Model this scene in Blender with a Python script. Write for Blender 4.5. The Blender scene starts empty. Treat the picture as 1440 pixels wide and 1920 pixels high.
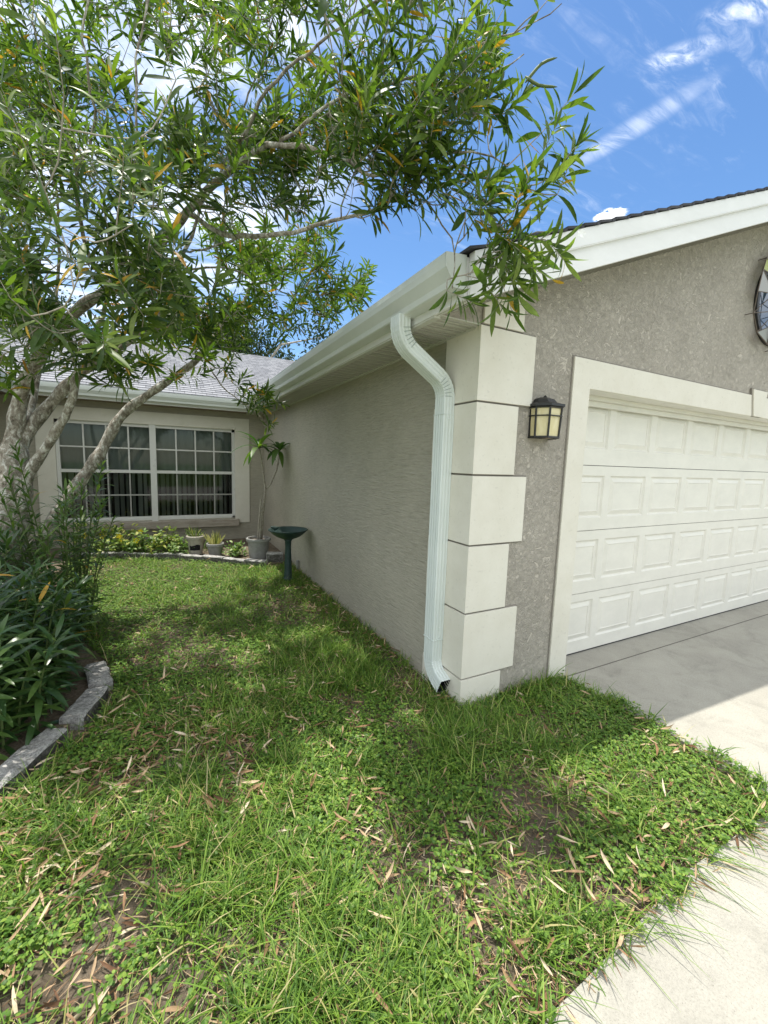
import bpy, bmesh, math, random
import numpy as np
from mathutils import Vector, Matrix
random.seed(7); rng = np.random.default_rng(11)
S = bpy.context.scene; COL = S.collection; R = math.radians

# ------------------------------------------------------------------ camera
FPX = 775.4848; YAW, PITCH, ROLL = .4851, .1194, .0324
CAM = np.array([-1.6647, -2.002, 1.5708])
F_ = np.array([math.sin(YAW)*math.cos(PITCH), math.cos(YAW)*math.cos(PITCH), -math.sin(PITCH)])
R0 = np.array([math.cos(YAW), -math.sin(YAW), 0.]); U0 = np.cross(R0, F_)
R_ = math.cos(ROLL)*R0 + math.sin(ROLL)*U0; U_ = -math.sin(ROLL)*R0 + math.cos(ROLL)*U0
cd = bpy.data.cameras.new('camera'); cam = bpy.data.objects.new('camera', cd); COL.objects.link(cam)
cd.sensor_fit = 'VERTICAL'; cd.sensor_height = 24; cd.sensor_width = 18; cd.lens = FPX/1920*24
cd.clip_start = .02; cd.clip_end = 500
M = Matrix.Identity(4)
for i in range(3): M[i][0], M[i][1], M[i][2], M[i][3] = R_[i], U_[i], -F_[i], CAM[i]
cam.matrix_world = M; S.camera = cam

def at(u, v, t):                       # a photo pixel and a distance along the view axis give a place in the yard
    return CAM + t*(F_ + R_*(u-720)/FPX - U_*(v-960)/FPX)

# ------------------------------------------------------------------ sky and sun
SUN = Vector((-.06, .125, 1)).normalized()
W = bpy.data.worlds.new('World'); S.world = W; W.use_nodes = True
nt = W.node_tree; N = nt.nodes; L = nt.links
for n in list(N): N.remove(n)
def nd(tree, t, **kw):
    n = tree.nodes.new(t)
    for k, v in kw.items():
        if k.startswith('i_'): n.inputs[k[2:].replace('_', ' ')].default_value = v
        else: setattr(n, k, v)
    return n
sky = nd(nt, 'ShaderNodeTexSky', sky_type='NISHITA', sun_disc=False)
sky.sun_elevation = math.asin(SUN.z); sky.sun_rotation = math.atan2(SUN.x, SUN.y)
sky.air_density = 1.0; sky.dust_density = .4; sky.ozone_density = 3.0
hsv = nd(nt, 'ShaderNodeHueSaturation'); hsv.inputs['Saturation'].default_value = 1.16; hsv.inputs['Value'].default_value = 1.0
L.new(sky.outputs[0], hsv.inputs['Color'])
tc = nd(nt, 'ShaderNodeTexCoord')
sep = nd(nt, 'ShaderNodeSeparateXYZ'); L.new(tc.outputs['Generated'], sep.inputs[0])
def wm(op, a, b=None, c=None, clamp=False):
    n = nd(nt, 'ShaderNodeMath', operation=op); n.use_clamp = clamp
    for i, x in enumerate((a, b, c)):
        if x is None: continue
        if isinstance(x, (int, float)): n.inputs[i].default_value = x
        else: L.new(x, n.inputs[i])
    return n.outputs[0]
zc = wm('MAXIMUM', sep.outputs[2], .08)
px_ = wm('DIVIDE', sep.outputs[0], zc); py_ = wm('DIVIDE', sep.outputs[1], zc)
comb = nd(nt, 'ShaderNodeCombineXYZ'); L.new(px_, comb.inputs[0]); L.new(py_, comb.inputs[1])
def wnoise(scale, rot, loc, sc, detail=8, rough=.6, dist=0.0):
    m = nd(nt, 'ShaderNodeMapping'); m.inputs['Rotation'].default_value = (0, 0, rot); m.inputs['Scale'].default_value = scale; m.inputs['Location'].default_value = loc
    L.new(comb.outputs[0], m.inputs[0])
    n = nd(nt, 'ShaderNodeTexNoise'); n.inputs['Scale'].default_value = sc; n.inputs['Detail'].default_value = detail; n.inputs['Roughness'].default_value = rough; n.inputs['Distortion'].default_value = dist
    L.new(m.outputs[0], n.inputs['Vector']); return n.outputs['Fac']
def ss(x, lo, hi):
    n = nd(nt, 'ShaderNodeMapRange', interpolation_type='SMOOTHSTEP'); L.new(x, n.inputs[0])
    n.inputs[1].default_value = lo; n.inputs[2].default_value = hi; return n.outputs[0]
def blob(cx, cy, ang, la, lb):          # a soft elliptical patch of the cloud layer
    dx = wm('SUBTRACT', px_, cx); dy = wm('SUBTRACT', py_, cy); c, s = math.cos(ang), math.sin(ang)
    a = wm('DIVIDE', wm('ADD', wm('MULTIPLY', dx, c), wm('MULTIPLY', dy, s)), la)
    b = wm('DIVIDE', wm('SUBTRACT', wm('MULTIPLY', dy, c), wm('MULTIPLY', dx, s)), lb)
    return ss(wm('SQRT', wm('ADD', wm('MULTIPLY', a, a), wm('MULTIPLY', b, b))), 1.0, .15)
n1 = wnoise((1, 1, 1), 0, (3, 1, 0), 2.2, 9, .62, .6)
n2 = wnoise((1, 4.2, 1), -1.5, (0, 2, 0), 3.6, 10, .68, .9)
n3 = wnoise((1.0, 2.6, 1), -.95, (1.3, 0, 0), 9, 8, .66, 1.0)
bank = wm('MULTIPLY', ss(n1, .36, .62), ss(wm('SUBTRACT', wm('MULTIPLY', py_, .55), px_), -.42, .35)); bank = wm('MULTIPLY', bank, ss(px_, .80, .30))       # white bank behind the tree
streak = wm('MULTIPLY', blob(1.245, .87, 1.66, .27, .06), ss(n2, .30, .72))
wisp = wm('MULTIPLY', wm('MAXIMUM', blob(1.13, .68, 2.2, .13, .05), blob(1.15, .55, 2.4, .13, .055)), ss(n3, .34, .74))
faint = wm('MULTIPLY', wm('MULTIPLY', ss(n2, .48, .8), ss(n1, .4, .7)), .35)
cl = wm('MAXIMUM', wm('MAXIMUM', wm('MULTIPLY', bank, .58), wm('MULTIPLY', streak, .45)), wm('MAXIMUM', wm('MULTIPLY', wisp, .72), faint))
puff = wm('MULTIPLY', blob(1.585, 1.165, 2.2, .085, .075), ss(wnoise((1, 1, 1), 0, (5, 0, 0), 26, 8, .65), .30, .62))
cl = wm('MAXIMUM', cl, ss(puff, .12, .42))
back = wm('MULTIPLY', ss(wm('ADD', wm('MULTIPLY', px_, .46), wm('MULTIPLY', py_, .88)), .75, .1), ss(n1, .26, .5))   # unseen broad cloud added behind the viewer to whiten and lift the shade
cl = wm('MAXIMUM', cl, wm('MULTIPLY', back, .92))
cl = wm('MULTIPLY', cl, ss(sep.outputs[2], .02, .22), clamp=True)
cmix = nd(nt, 'ShaderNodeMix', data_type='RGBA'); L.new(cl, cmix.inputs[0]); L.new(hsv.outputs[0], cmix.inputs[6]); cmix.inputs[7].default_value = (8.6, 8.8, 9.0, 1)
bg = nd(nt, 'ShaderNodeBackground'); bg.inputs['Strength'].default_value = .15; L.new(cmix.outputs[2], bg.inputs[0])
wo = nd(nt, 'ShaderNodeOutputWorld'); L.new(bg.outputs[0], wo.inputs[0])
sl = bpy.data.lights.new('sun', 'SUN'); sl.energy = 4.1; sl.angle = R(.55); sl.color = (1, .955, .88)
so = bpy.data.objects.new('sun', sl); so.rotation_euler = SUN.to_track_quat('Z', 'Y').to_euler(); so.location = (0, 0, 20); COL.objects.link(so)
S.view_settings.view_transform = 'Standard'; S.view_settings.look = 'None'; S.view_settings.gamma = 1; S.view_settings.exposure = .46
S.cycles.max_bounces = 8; S.cycles.diffuse_bounces = 5; S.cycles.transparent_max_bounces = 12

# ------------------------------------------------------------------ materials
def mat(name, col, rough=.7, spec=.4, metal=0):
    m = bpy.data.materials.new(name); m.use_nodes = True; b = m.node_tree.nodes['Principled BSDF']
    b.inputs['Base Color'].default_value = (*col, 1); b.inputs['Roughness'].default_value = rough
    b.inputs['Specular IOR Level'].default_value = spec; b.inputs['Metallic'].default_value = metal
    return m
def tex(m, kind='noise', scale=5, vscale=(1, 1, 1), detail=6, rough=.6, dist=0., rot=(0, 0, 0), co='Object'):
    t = m.node_tree; c = nd(t, 'ShaderNodeTexCoord'); mp = nd(t, 'ShaderNodeMapping'); mp.inputs['Scale'].default_value = vscale; mp.inputs['Rotation'].default_value = rot
    t.links.new(c.outputs[co], mp.inputs[0])
    if kind == 'noise':
        n = nd(t, 'ShaderNodeTexNoise'); n.inputs['Detail'].default_value = detail; n.inputs['Roughness'].default_value = rough; n.inputs['Distortion'].default_value = dist
    else:
        n = nd(t, 'ShaderNodeTexVoronoi'); n.feature = kind
    n.inputs['Scale'].default_value = scale; t.links.new(mp.outputs[0], n.inputs['Vector'])
    return n.outputs['Fac'] if kind == 'noise' else n.outputs['Distance']
def ramp(m, fac, stops):
    t = m.node_tree; r = nd(t, 'ShaderNodeValToRGB'); e = r.color_ramp.elements
    while len(e) < len(stops): e.new(.5)
    for k, (p, c) in enumerate(stops):
        e[k].position = p; e[k].color = (*(c if isinstance(c, tuple) else (c, c, c)), 1)
    t.links.new(fac, r.inputs[0]); return r.outputs[0]
def mulc(m, a, b, fac=1., mode='MULTIPLY'):
    t = m.node_tree; x = nd(t, 'ShaderNodeMix', data_type='RGBA', blend_type=mode)
    if isinstance(fac, float): x.inputs[0].default_value = fac
    else: t.links.new(fac, x.inputs[0])
    for s, i in ((a, 6), (b, 7)):
        if isinstance(s, tuple): x.inputs[i].default_value = (*s, 1)
        else: t.links.new(s, x.inputs[i])
    return x.outputs[2]
def setc(m, c): m.node_tree.links.new(c, m.node_tree.nodes['Principled BSDF'].inputs['Base Color'])
def setr(m, c): m.node_tree.links.new(c, m.node_tree.nodes['Principled BSDF'].inputs['Roughness'])
def bump(m, h, dist=.003, strength=1.):
    t = m.node_tree; b = t.nodes['Principled BSDF']; n = nd(t, 'ShaderNodeBump'); n.inputs['Distance'].default_value = dist; n.inputs['Strength'].default_value = strength
    if b.inputs['Normal'].is_linked: t.links.new(b.inputs['Normal'].links[0].from_socket, n.inputs['Normal'])
    t.links.new(h, n.inputs['Height']); t.links.new(n.outputs[0], b.inputs['Normal'])

STUCCO = (.36, .32, .26)
m_lace = mat('stucco_lace', STUCCO, .85, .25)
h = tex(m_lace, 'noise', 18, (1, 1, 1), 6, .6, 2.0)
ridge = ramp(m_lace, h, [(.40, 0.), (.47, 1.), (.53, .35), (.60, .9), (.66, 0.)])
bump(m_lace, ridge, .005, .95); bump(m_lace, tex(m_lace, 'noise', 90, (1, 1, 1.6), 4, .7), .0016, .6)
setc(m_lace, mulc(m_lace, ramp(m_lace, tex(m_lace, 'noise', 2.3, detail=8, rough=.65), [(.25, (.43, .395, .335)), (.75, (.53, .49, .42))]),
                  ramp(m_lace, tex(m_lace, 'noise', 32, (1, 1, 1), 7, .7, 1.2), [(.3, .87), (.65, 1.05)])))
last = m_lace.node_tree.nodes['Principled BSDF'].inputs['Base Color'].links[0].from_socket
setc(m_lace, mulc(m_lace, last, ramp(m_lace, h, [(.44, 1.), (.49, .90), (.52, 1.), (.585, .92), (.61, 1.)])))
m_comb = mat('stucco_brushed', STUCCO, .85, .25)
h2 = tex(m_comb, 'noise', 7, (1, 1.1, 12), 6, .62, .8, rot=(.10, 0, 0))
bump(m_comb, h2, .016, .9); bump(m_comb, tex(m_comb, 'noise', 70, (1, 1, 2.5), 4, .7), .0015, .6)
setc(m_comb, mulc(m_comb, ramp(m_comb, tex(m_comb, 'noise', 1.2, detail=8, rough=.65), [(.25, (.395, .37, .30)), (.75, (.48, .45, .365))]),
                  ramp(m_comb, tex(m_comb, 'noise', 9, (1, 1, 7), 7, .7), [(.3, .86), (.65, 1.05)])))
last = m_comb.node_tree.nodes['Principled BSDF'].inputs['Base Color'].links[0].from_socket
setc(m_comb, mulc(m_comb, last, ramp(m_comb, h2, [(.34, .88), (.46, 1.), (.62, 1.04)])))  # crevices of the brushing darkened in colour to stand for their shade
m_trim = mat('trim_paint', (.72, .70, .63), .75, .3)
bump(m_trim, tex(m_trim, 'noise', 140, detail=4), .0008, .6)
setc(m_trim, mulc(m_trim, ramp(m_trim, tex(m_trim, 'noise', 3.0, detail=9, rough=.7), [(.25, (.645, .615, .52)), (.7, (.74, .715, .63))]), ramp(m_trim, tex(m_trim, 'noise', 45, detail=3), [(.28, .9), (.4, 1.)])))
m_joint = mat('joint_groove', (.235, .215, .185), .9, .2)
m_white = mat('white_vinyl', (.74, .75, .74), .5, .4)
setc(m_white, ramp(m_white, tex(m_white, 'noise', 2.5, (1, 1, 3), 9, .7), [(.25, (.70, .705, .69)), (.7, (.79, .795, .785))]))
m_soff = mat('soffit_panel', (.55, .55, .48), .6, .3)
m_gut = mat('gutter_metal', (.60, .66, .60), .38, .45)
setc(m_gut, ramp(m_gut, tex(m_gut, 'noise', 3, (1, 1, 1), 8, .7), [(.25, (.58, .62, .57)), (.7, (.66, .695, .65))]))
m_spout = mat('downspout_metal', (.67, .74, .71), .30, .5)
setc(m_spout, ramp(m_spout, tex(m_spout, 'noise', 6, (1, 1, .4), 8, .7), [(.25, (.62, .68, .65)), (.7, (.72, .77, .745))]))
m_dark = mat('dark_void', (.012, .013, .014), .8, .2)
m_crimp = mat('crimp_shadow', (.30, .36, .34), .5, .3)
m_door = mat('garage_door_paint', (.74, .71, .62), .5, .4)
dirt = ramp(m_door, tex(m_door, 'noise', 3.2, (1, 1, 1.8), 10, .72), [(.30, .90), (.62, 1.0)])
setc(m_door, mulc(m_door, dirt, (.745, .73, .655)))
scf = ramp(m_door, tex(m_door, 'noise', 18, (1, 1, 1.5), 6, .8), [(.27, .72), (.34, 1.)])
last = m_door.node_tree.nodes['Principled BSDF'].inputs['Base Color'].links[0].from_socket
setc(m_door, mulc(m_door, last, scf))
bump(m_door, tex(m_door, 'noise', 30, (.35, 1, 9), 5, .7), .0008, .5)
m_rubber = mat('rubber_seal', (.03, .03, .03), .8, .2)
m_black = mat('black_metal', (.022, .022, .022), .45, .5)
bump(m_black, tex(m_black, 'noise', 260, detail=2), .0006, .5)
m_amber = mat('amber_glass', (.66, .58, .33), .35, .5)
setc(m_amber, ramp(m_amber, tex(m_amber, 'noise', 14, (1, 1, .6), 5, .6, 1.0), [(.3, (.60, .52, .27)), (.7, (.74, .67, .43))]))
m_conc = mat('concrete', (.5, .49, .45), .85, .25)
spk = ramp(m_conc, tex(m_conc, 'noise', 110, detail=6, rough=.8), [(.34, .80), (.5, 1.), (.68, 1.10)])
stn = ramp(m_conc, tex(m_conc, 'noise', 1.6, detail=9, rough=.7, dist=.4), [(.3, (.315, .30, .26)), (.55, (.375, .36, .31)), (.75, (.40, .385, .335))])
rust = ramp(m_conc, tex(m_conc, 'noise', 7, detail=8, rough=.75), [(.66, 0.), (.78, 1.)])
blot = ramp(m_conc, tex(m_conc, 'noise', 3.4, detail=10, rough=.75, dist=.8), [(.34, .80), (.5, .98), (.7, 1.05)])
pits = ramp(m_conc, tex(m_conc, 'noise', 210, detail=3, rough=.6), [(.30, .62), (.40, 1.)])
setc(m_conc, mulc(m_conc, mulc(m_conc, mulc(m_conc, mulc(m_conc, stn, spk), blot), pits), (.36, .29, .20), rust))
bump(m_conc, tex(m_conc, 'noise', 120, detail=5, rough=.7), .0016, .7)
m_soil = mat('soil', (.10, .08, .06), .95, .1)
setc(m_soil, mulc(m_soil, ramp(m_soil, tex(m_soil, 'noise', 5, detail=8, rough=.7), [(.3, (.10, .08, .055)), (.7, (.24, .195, .145))]), ramp(m_soil, tex(m_soil, 'noise', 60, detail=6, rough=.8), [(.3, .45), (.7, 1.5)])))
bump(m_soil, tex(m_soil, 'noise', 40, detail=8, rough=.75), .02, 1.)
m_shing = mat('shingle', (.42, .43, .46), .9, .2)
def shingle(m, cols, swap):
    t = m.node_tree; c = nd(t, 'ShaderNodeTexCoord'); sp = nd(t, 'ShaderNodeSeparateXYZ'); cb = nd(t, 'ShaderNodeCombineXYZ')
    t.links.new(c.outputs['Object'], sp.inputs[0]); t.links.new(sp.outputs[1 if swap else 0], cb.inputs[0]); t.links.new(sp.outputs[0 if swap else 1], cb.inputs[1])
    b = nd(t, 'ShaderNodeTexBrick'); t.links.new(cb.outputs[0], b.inputs['Vector'])
    b.inputs['Color1'].default_value = (*cols[0], 1); b.inputs['Color2'].default_value = (*cols[1], 1); b.inputs['Mortar'].default_value = (*cols[2], 1)
    b.inputs['Scale'].default_value = 1; b.inputs['Mortar Size'].default_value = .004; b.inputs['Brick Width'].default_value = .17; b.inputs['Row Height'].default_value = .13; b.offset = .37; b.offset_frequency = 2
    setc(m, mulc(m, b.outputs['Color'], ramp(m, tex(m, 'noise', 160, detail=3), [(.3, .7), (.7, 1.2)])))
shingle(m_shing, ((.22, .225, .24), (.33, .335, .35), (.08, .08, .09)), False)
m_shing2 = mat('dark_shingle', (.1, .1, .11), .9, .2); shingle(m_shing2, ((.05, .05, .058), (.085, .085, .095), (.03, .03, .03)), True)
m_stone = mat('edging_concrete', (.30, .29, .27), .92, .2)
setc(m_stone, mulc(m_stone, ramp(m_stone, tex(m_stone, 'noise', 9, detail=9, rough=.75), [(.3, (.17, .165, .15)), (.44, (.42, .41, .385)), (.75, (.64, .63, .60))]), ramp(m_stone, tex(m_stone, 'noise', 48, detail=6, rough=.85), [(.36, .35), (.6, 1.15)])))
bump(m_stone, tex(m_stone, 'noise', 22, detail=8, rough=.75), .015, 1.)
m_stone_dark = mat('dark_concrete', (.09, .085, .075), .95, .15)
setc(m_stone_dark, mulc(m_stone_dark, ramp(m_stone_dark, tex(m_stone_dark, 'noise', 14, detail=9, rough=.8), [(.3, (.05, .047, .04)), (.5, (.15, .145, .13)), (.7, (.38, .37, .345))]), ramp(m_stone_dark, tex(m_stone_dark, 'noise', 60, detail=6, rough=.85), [(.36, .45), (.6, 1.15)])))
bump(m_stone_dark, tex(m_stone_dark, 'noise', 30, detail=8, rough=.8), .02, 1.)
m_frame = mat('window_frame_paint', (.66, .66, .62), .55, .35)
setc(m_frame, ramp(m_frame, tex(m_frame, 'noise', 14, (1, 1, .5), 8, .75), [(.27, (.40, .385, .35)), (.42, (.66, .66, .62))]))
m_sill = mat('weathered_sill', (.42, .37, .30), .9, .2)
setc(m_sill, ramp(m_sill, tex(m_sill, 'noise', 6, (.5, 1, 3), 9, .75), [(.28, (.20, .17, .135)), (.52, (.40, .355, .29)), (.75, (.52, .49, .43))]))
bump(m_sill, tex(m_sill, 'noise', 60, detail=5), .003)
m_blind = mat('vertical_blind', (.17, .18, .165), .8, .2)
m_refl_sheet = mat('sky_reflection_sheet', (.20, .225, .21), .9, .1)
m_glass = bpy.data.materials.new('window_glass'); m_glass.use_nodes = True
t = m_glass.node_tree
for n in list(t.nodes): t.nodes.remove(n)
o_ = nd(t, 'ShaderNodeOutputMaterial'); tr = nd(t, 'ShaderNodeBsdfTransparent'); tr.inputs[0].default_value = (.86, .9, .88, 1); gl = nd(t, 'ShaderNodeBsdfGlossy'); gl.inputs['Roughness'].default_value = .03
fr = nd(t, 'ShaderNodeFresnel'); fr.inputs[0].default_value = 1.5; mx = nd(t, 'ShaderNodeMixShader'); t.links.new(fr.outputs[0], mx.inputs[0]); t.links.new(tr.outputs[0], mx.inputs[1]); t.links.new(gl.outputs[0], mx.inputs[2]); t.links.new(mx.outputs[0], o_.inputs[0])
m_mirror = mat('reflective_glass', (.04, .06, .09), .04, 1.0)
m_artm = mat('art_wire', (.14, .115, .095), .5, .5, .6)
m_artg = mat('art_green', (.34, .38, .10), .4, .5); m_artw = mat('art_white', (.72, .72, .70), .4, .5); m_arts = mat('art_steel', (.30, .30, .28), .4, .5, .5)
m_bath = mat('green_resin', (.035, .085, .075), .5, .4)
setc(m_bath, ramp(m_bath, tex(m_bath, 'noise', 12, detail=8, rough=.7), [(.3, (.010, .026, .023)), (.7, (.03, .066, .058))]))
m_pot = mat('grey_plastic_pot', (.29, .29, .275), .6, .3)
setc(m_pot, ramp(m_pot, tex(m_pot, 'noise', 7, detail=8, rough=.7), [(.3, (.20, .20, .185)), (.7, (.34, .34, .325))]))
m_pot2 = mat('pale_clay_pot', (.42, .39, .33), .8, .2)
setc(m_pot2, ramp(m_pot2, tex(m_pot2, 'noise', 11, (1, 1, .6), 8, .7), [(.3, (.27, .25, .21)), (.7, (.48, .45, .38))]))

def leafmat(name, stops, trans=.35, rough=.38, spec=.5, tcol=None, mottle=True):
    m = mat(name, (.06, .12, .03), rough, spec); t = m.node_tree; b = t.nodes['Principled BSDF']
    g = nd(t, 'ShaderNodeNewGeometry'); col = ramp(m, g.outputs['Random Per Island'], stops)
    if mottle: col = mulc(m, col, ramp(m, tex(m, 'noise', 55, detail=4, rough=.7), [(.3, .75), (.65, 1.1)]))
    t.links.new(col, b.inputs['Base Color'])
    if trans:
        tl = nd(t, 'ShaderNodeBsdfTranslucent'); c2 = mulc(m, col, tcol or (1.5, 1.75, .6)); t.links.new(c2, tl.inputs[0])
        mx = nd(t, 'ShaderNodeMixShader'); mx.inputs[0].default_value = trans; out = t.nodes['Material Output']
        t.links.new(b.outputs[0], mx.inputs[1]); t.links.new(tl.outputs[0], mx.inputs[2]); t.links.new(mx.outputs[0], out.inputs[0])
    return m
m_leaf = leafmat('oleander_leaf', [(0, (.035, .07, .016)), (.4, (.075, .13, .026)), (.8, (.13, .19, .036)), (1, (.20, .26, .06))], .42, .36, .38)
m_yel = leafmat('yellow_leaf', [(0, (.55, .33, .03)), (.6, (.62, .42, .05)), (1, (.42, .22, .05))], .35, .5, .3, (1.1, 1.0, .6))
m_shrub = leafmat('young_oleander_leaf', [(0, (.022, .055, .016)), (.6, (.045, .098, .026)), (1, (.10, .17, .04))], .24, .30, .5)
m_grass = leafmat('grass_blade', [(0, (.045, .105, .016)), (.45, (.115, .215, .03)), (.85, (.22, .33, .05)), (.94, (.38, .36, .13)), (1, (.52, .43, .25))], .28, .5, .3, mottle=False)
m_clov = leafmat('groundcover_leaf', [(0, (.05, .12, .02)), (.6, (.13, .235, .036)), (1, (.25, .35, .06))], .26, .5, .3, mottle=False)
m_dead = leafmat('dead_leaf', [(0, (.13, .07, .04)), (.25, (.28, .16, .085)), (.5, (.40, .27, .155)), (.8, (.54, .41, .26)), (1, (.66, .56, .41))], .1, .75, .2, (1, .9, .6))
m_crot = leafmat('variegated_leaf', [(0, (.09, .16, .035)), (.45, (.18, .27, .07)), (.75, (.40, .43, .10)), (1, (.58, .55, .22))], .3, .45, .4)
m_bush = leafmat('garden_leaf', [(0, (.08, .16, .04)), (.6, (.17, .28, .07)), (1, (.32, .40, .13))], .3, .45, .4)
m_far = leafmat('far_leaf', [(0, (.018, .034, .014)), (.6, (.035, .062, .02)), (1, (.06, .09, .03))], .15, .6, .2, mottle=False)
m_petal = mat('yellow_petal', (.80, .62, .03), .6, .2); m_wpet = mat('white_petal', (.85, .85, .83), .6, .2)
m_bark = mat('lichen_bark', (.24, .21, .17), .92, .15)
bc = ramp(m_bark, tex(m_bark, 'noise', 26, (1, 1, .55), 9, .74, .4), [(.32, (.07, .058, .045)), (.42, (.22, .19, .15)), (.52, (.38, .35, .29)), (.60, (.68, .67, .61))])
gm = ramp(m_bark, tex(m_bark, 'noise', 8, detail=7, rough=.7), [(.5, 0.), (.68, 1.)])
setc(m_bark, mulc(m_bark, bc, (.115, .115, .06), mulc(m_bark, gm, (.55, .55, .55)))); bump(m_bark, tex(m_bark, 'noise', 38, (1, 1, .5), 8, .75), .012, 1.)
m_twig = mat('twig_bark', (.26, .23, .18), .8, .25)
setc(m_twig, ramp(m_twig, tex(m_twig, 'noise', 30, detail=6, rough=.7), [(.3, (.20, .18, .14)), (.7, (.50, .46, .39))]))
m_stem = mat('green_stem', (.09, .13, .04), .6, .3)

# ------------------------------------------------------------------ mesh helpers
def link(name, me, mats, parent=None):
    o = bpy.data.objects.new(name, me); COL.objects.link(o)
    for m in (mats if isinstance(mats, (list, tuple)) else [mats]): me.materials.append(m)
    if parent: o.parent = parent
    return o
def tag(o, label=None, cat=None, group=None, kind=None):
    for k, v in (('label', label), ('category', cat), ('group', group), ('kind', kind)):
        if v: o[k] = v
    return o
def thing(name, label, cat, loc=(0, 0, 0), group=None):
    o = bpy.data.objects.new(name, None); COL.objects.link(o); o.location = loc; o.empty_display_size = .1
    return tag(o, label, cat, group)
class MB:                                # collects shapes, builds ONE mesh object; o = origin taken off the coordinates
    def __init__(s, o=(0, 0, 0)): s.v = []; s.f = []; s.mi = []; s.o = np.array(o, float)
    def add(s, vs, fs, mi=0):
        b = len(s.v); s.v += [tuple(np.asarray(v, float)-s.o) for v in vs]; s.f += [tuple(b+i for i in f) for f in fs]; s.mi += [mi]*len(fs)
    def box(s, a, b, mi=0):
        x0, y0, z0 = a; x1, y1, z1 = b
        s.add([(x0, y0, z0), (x1, y0, z0), (x1, y1, z0), (x0, y1, z0), (x0, y0, z1), (x1, y0, z1), (x1, y1, z1), (x0, y1, z1)],
              [(0, 3, 2, 1), (4, 5, 6, 7), (0, 1, 5, 4), (1, 2, 6, 5), (2, 3, 7, 6), (3, 0, 4, 7)], mi)
    def prism(s, poly, ax, a, b, mi=0):  # polygon in the two other axes, extruded along ax
        n = len(poly)
        def P(p, w):
            return {0: (w, p[0], p[1]), 1: (p[0], w, p[1]), 2: (p[0], p[1], w)}[ax]
        s.add([P(p, a) for p in poly]+[P(p, b) for p in poly], [tuple(range(n)), tuple(range(2*n-1, n-1, -1))]+[(i, n+i, n+(i+1) % n, (i+1) % n) for i in range(n)], mi)
    def tube(s, pts, rad, n=8, mi=0, cap=True):
        pts = [np.asarray(p, float) for p in pts]; rad = rad if hasattr(rad, '__len__') else [rad]*len(pts)
        vs = []; fs = []; pu = None
        for i, p in enumerate(pts):
            d = pts[min(i+1, len(pts)-1)]-pts[max(i-1, 0)]; d = d/(np.linalg.norm(d)+1e-9)
            if pu is None:
                a = np.array([0, 0, 1.]) if abs(d[2]) < .9 else np.array([1., 0, 0]); pu = np.cross(d, a)
            pu = pu-d*(pu@d); pu /= np.linalg.norm(pu)+1e-9; w = np.cross(d, pu)
            for k in range(n):
                q = 2*math.pi*k/n; vs.append(p+rad[i]*(math.cos(q)*pu+math.sin(q)*w))
        for i in range(len(pts)-1):
            for k in range(n):
                a = i*n+k; b = i*n+(k+1) % n; fs.append((a, b, b+n, a+n))
        if cap: fs += [tuple(range(n-1, -1, -1)), tuple(range((len(pts)-1)*n, len(pts)*n))]
        s.add(vs, fs, mi)
    def lathe(s, prof, c, n=28, mi=0, wob=0):
        vs = []; fs = []
        for (r, z) in prof:
            for k in range(n):
                q = 2*math.pi*k/n; rr = r*(1+wob*math.cos(q*n/2)); vs.append((c[0]+rr*math.cos(q), c[1]+rr*math.sin(q), c[2]+z))
        for i in range(len(prof)-1):
            for k in range(n):
                a = i*n+k; b = i*n+(k+1) % n; fs.append((a, b, b+n, a+n))
        fs += [tuple(range(n-1, -1, -1)), tuple(range((len(prof)-1)*n, len(prof)*n))]
        s.add(vs, fs, mi)
    def build(s, name, mats, parent=None, smooth=False, bevel=0, loc=None):
        me = bpy.data.meshes.new(name); me.from_pydata(s.v, [], s.f); me.validate(); me.update()
        if len(me.polygons) == len(s.mi): me.polygons.foreach_set('material_index', s.mi)
        bm = bmesh.new(); bm.from_mesh(me); bmesh.ops.recalc_face_normals(bm, faces=bm.faces); bm.to_mesh(me); bm.free()
        if smooth: me.polygons.foreach_set('use_smooth', [True]*len(me.polygons))
        o = link(name, me, mats, parent)
        o.location = loc if loc is not None else (tuple(s.o) if parent is None else (0, 0, 0))
        if bevel:
            b = o.modifiers.new('bevel', 'BEVEL'); b.width = bevel; b.segments = 2; b.limit_method = 'ANGLE'; b.angle_limit = R(40)
        return o
def npmesh(name, V, Q, mi, mats, parent=None, smooth=True):
    me = bpy.data.meshes.new(name); me.vertices.add(len(V)); me.vertices.foreach_set('co', np.ascontiguousarray(V, np.float32).ravel())
    me.loops.add(Q.size); me.loops.foreach_set('vertex_index', np.ascontiguousarray(Q, np.int32).ravel())
    me.polygons.add(len(Q)); me.polygons.foreach_set('loop_start', np.arange(0, Q.size, 4, dtype=np.int32))
    me.polygons.foreach_set('material_index', np.asarray(mi, np.int32)); me.polygons.foreach_set('use_smooth', np.ones(len(Q), bool) if smooth else np.zeros(len(Q), bool))
    me.update(calc_edges=True); return link(name, me, mats, parent)
def nrm(a): return a/(np.linalg.norm(a, axis=-1, keepdims=True)+1e-9)
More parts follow.
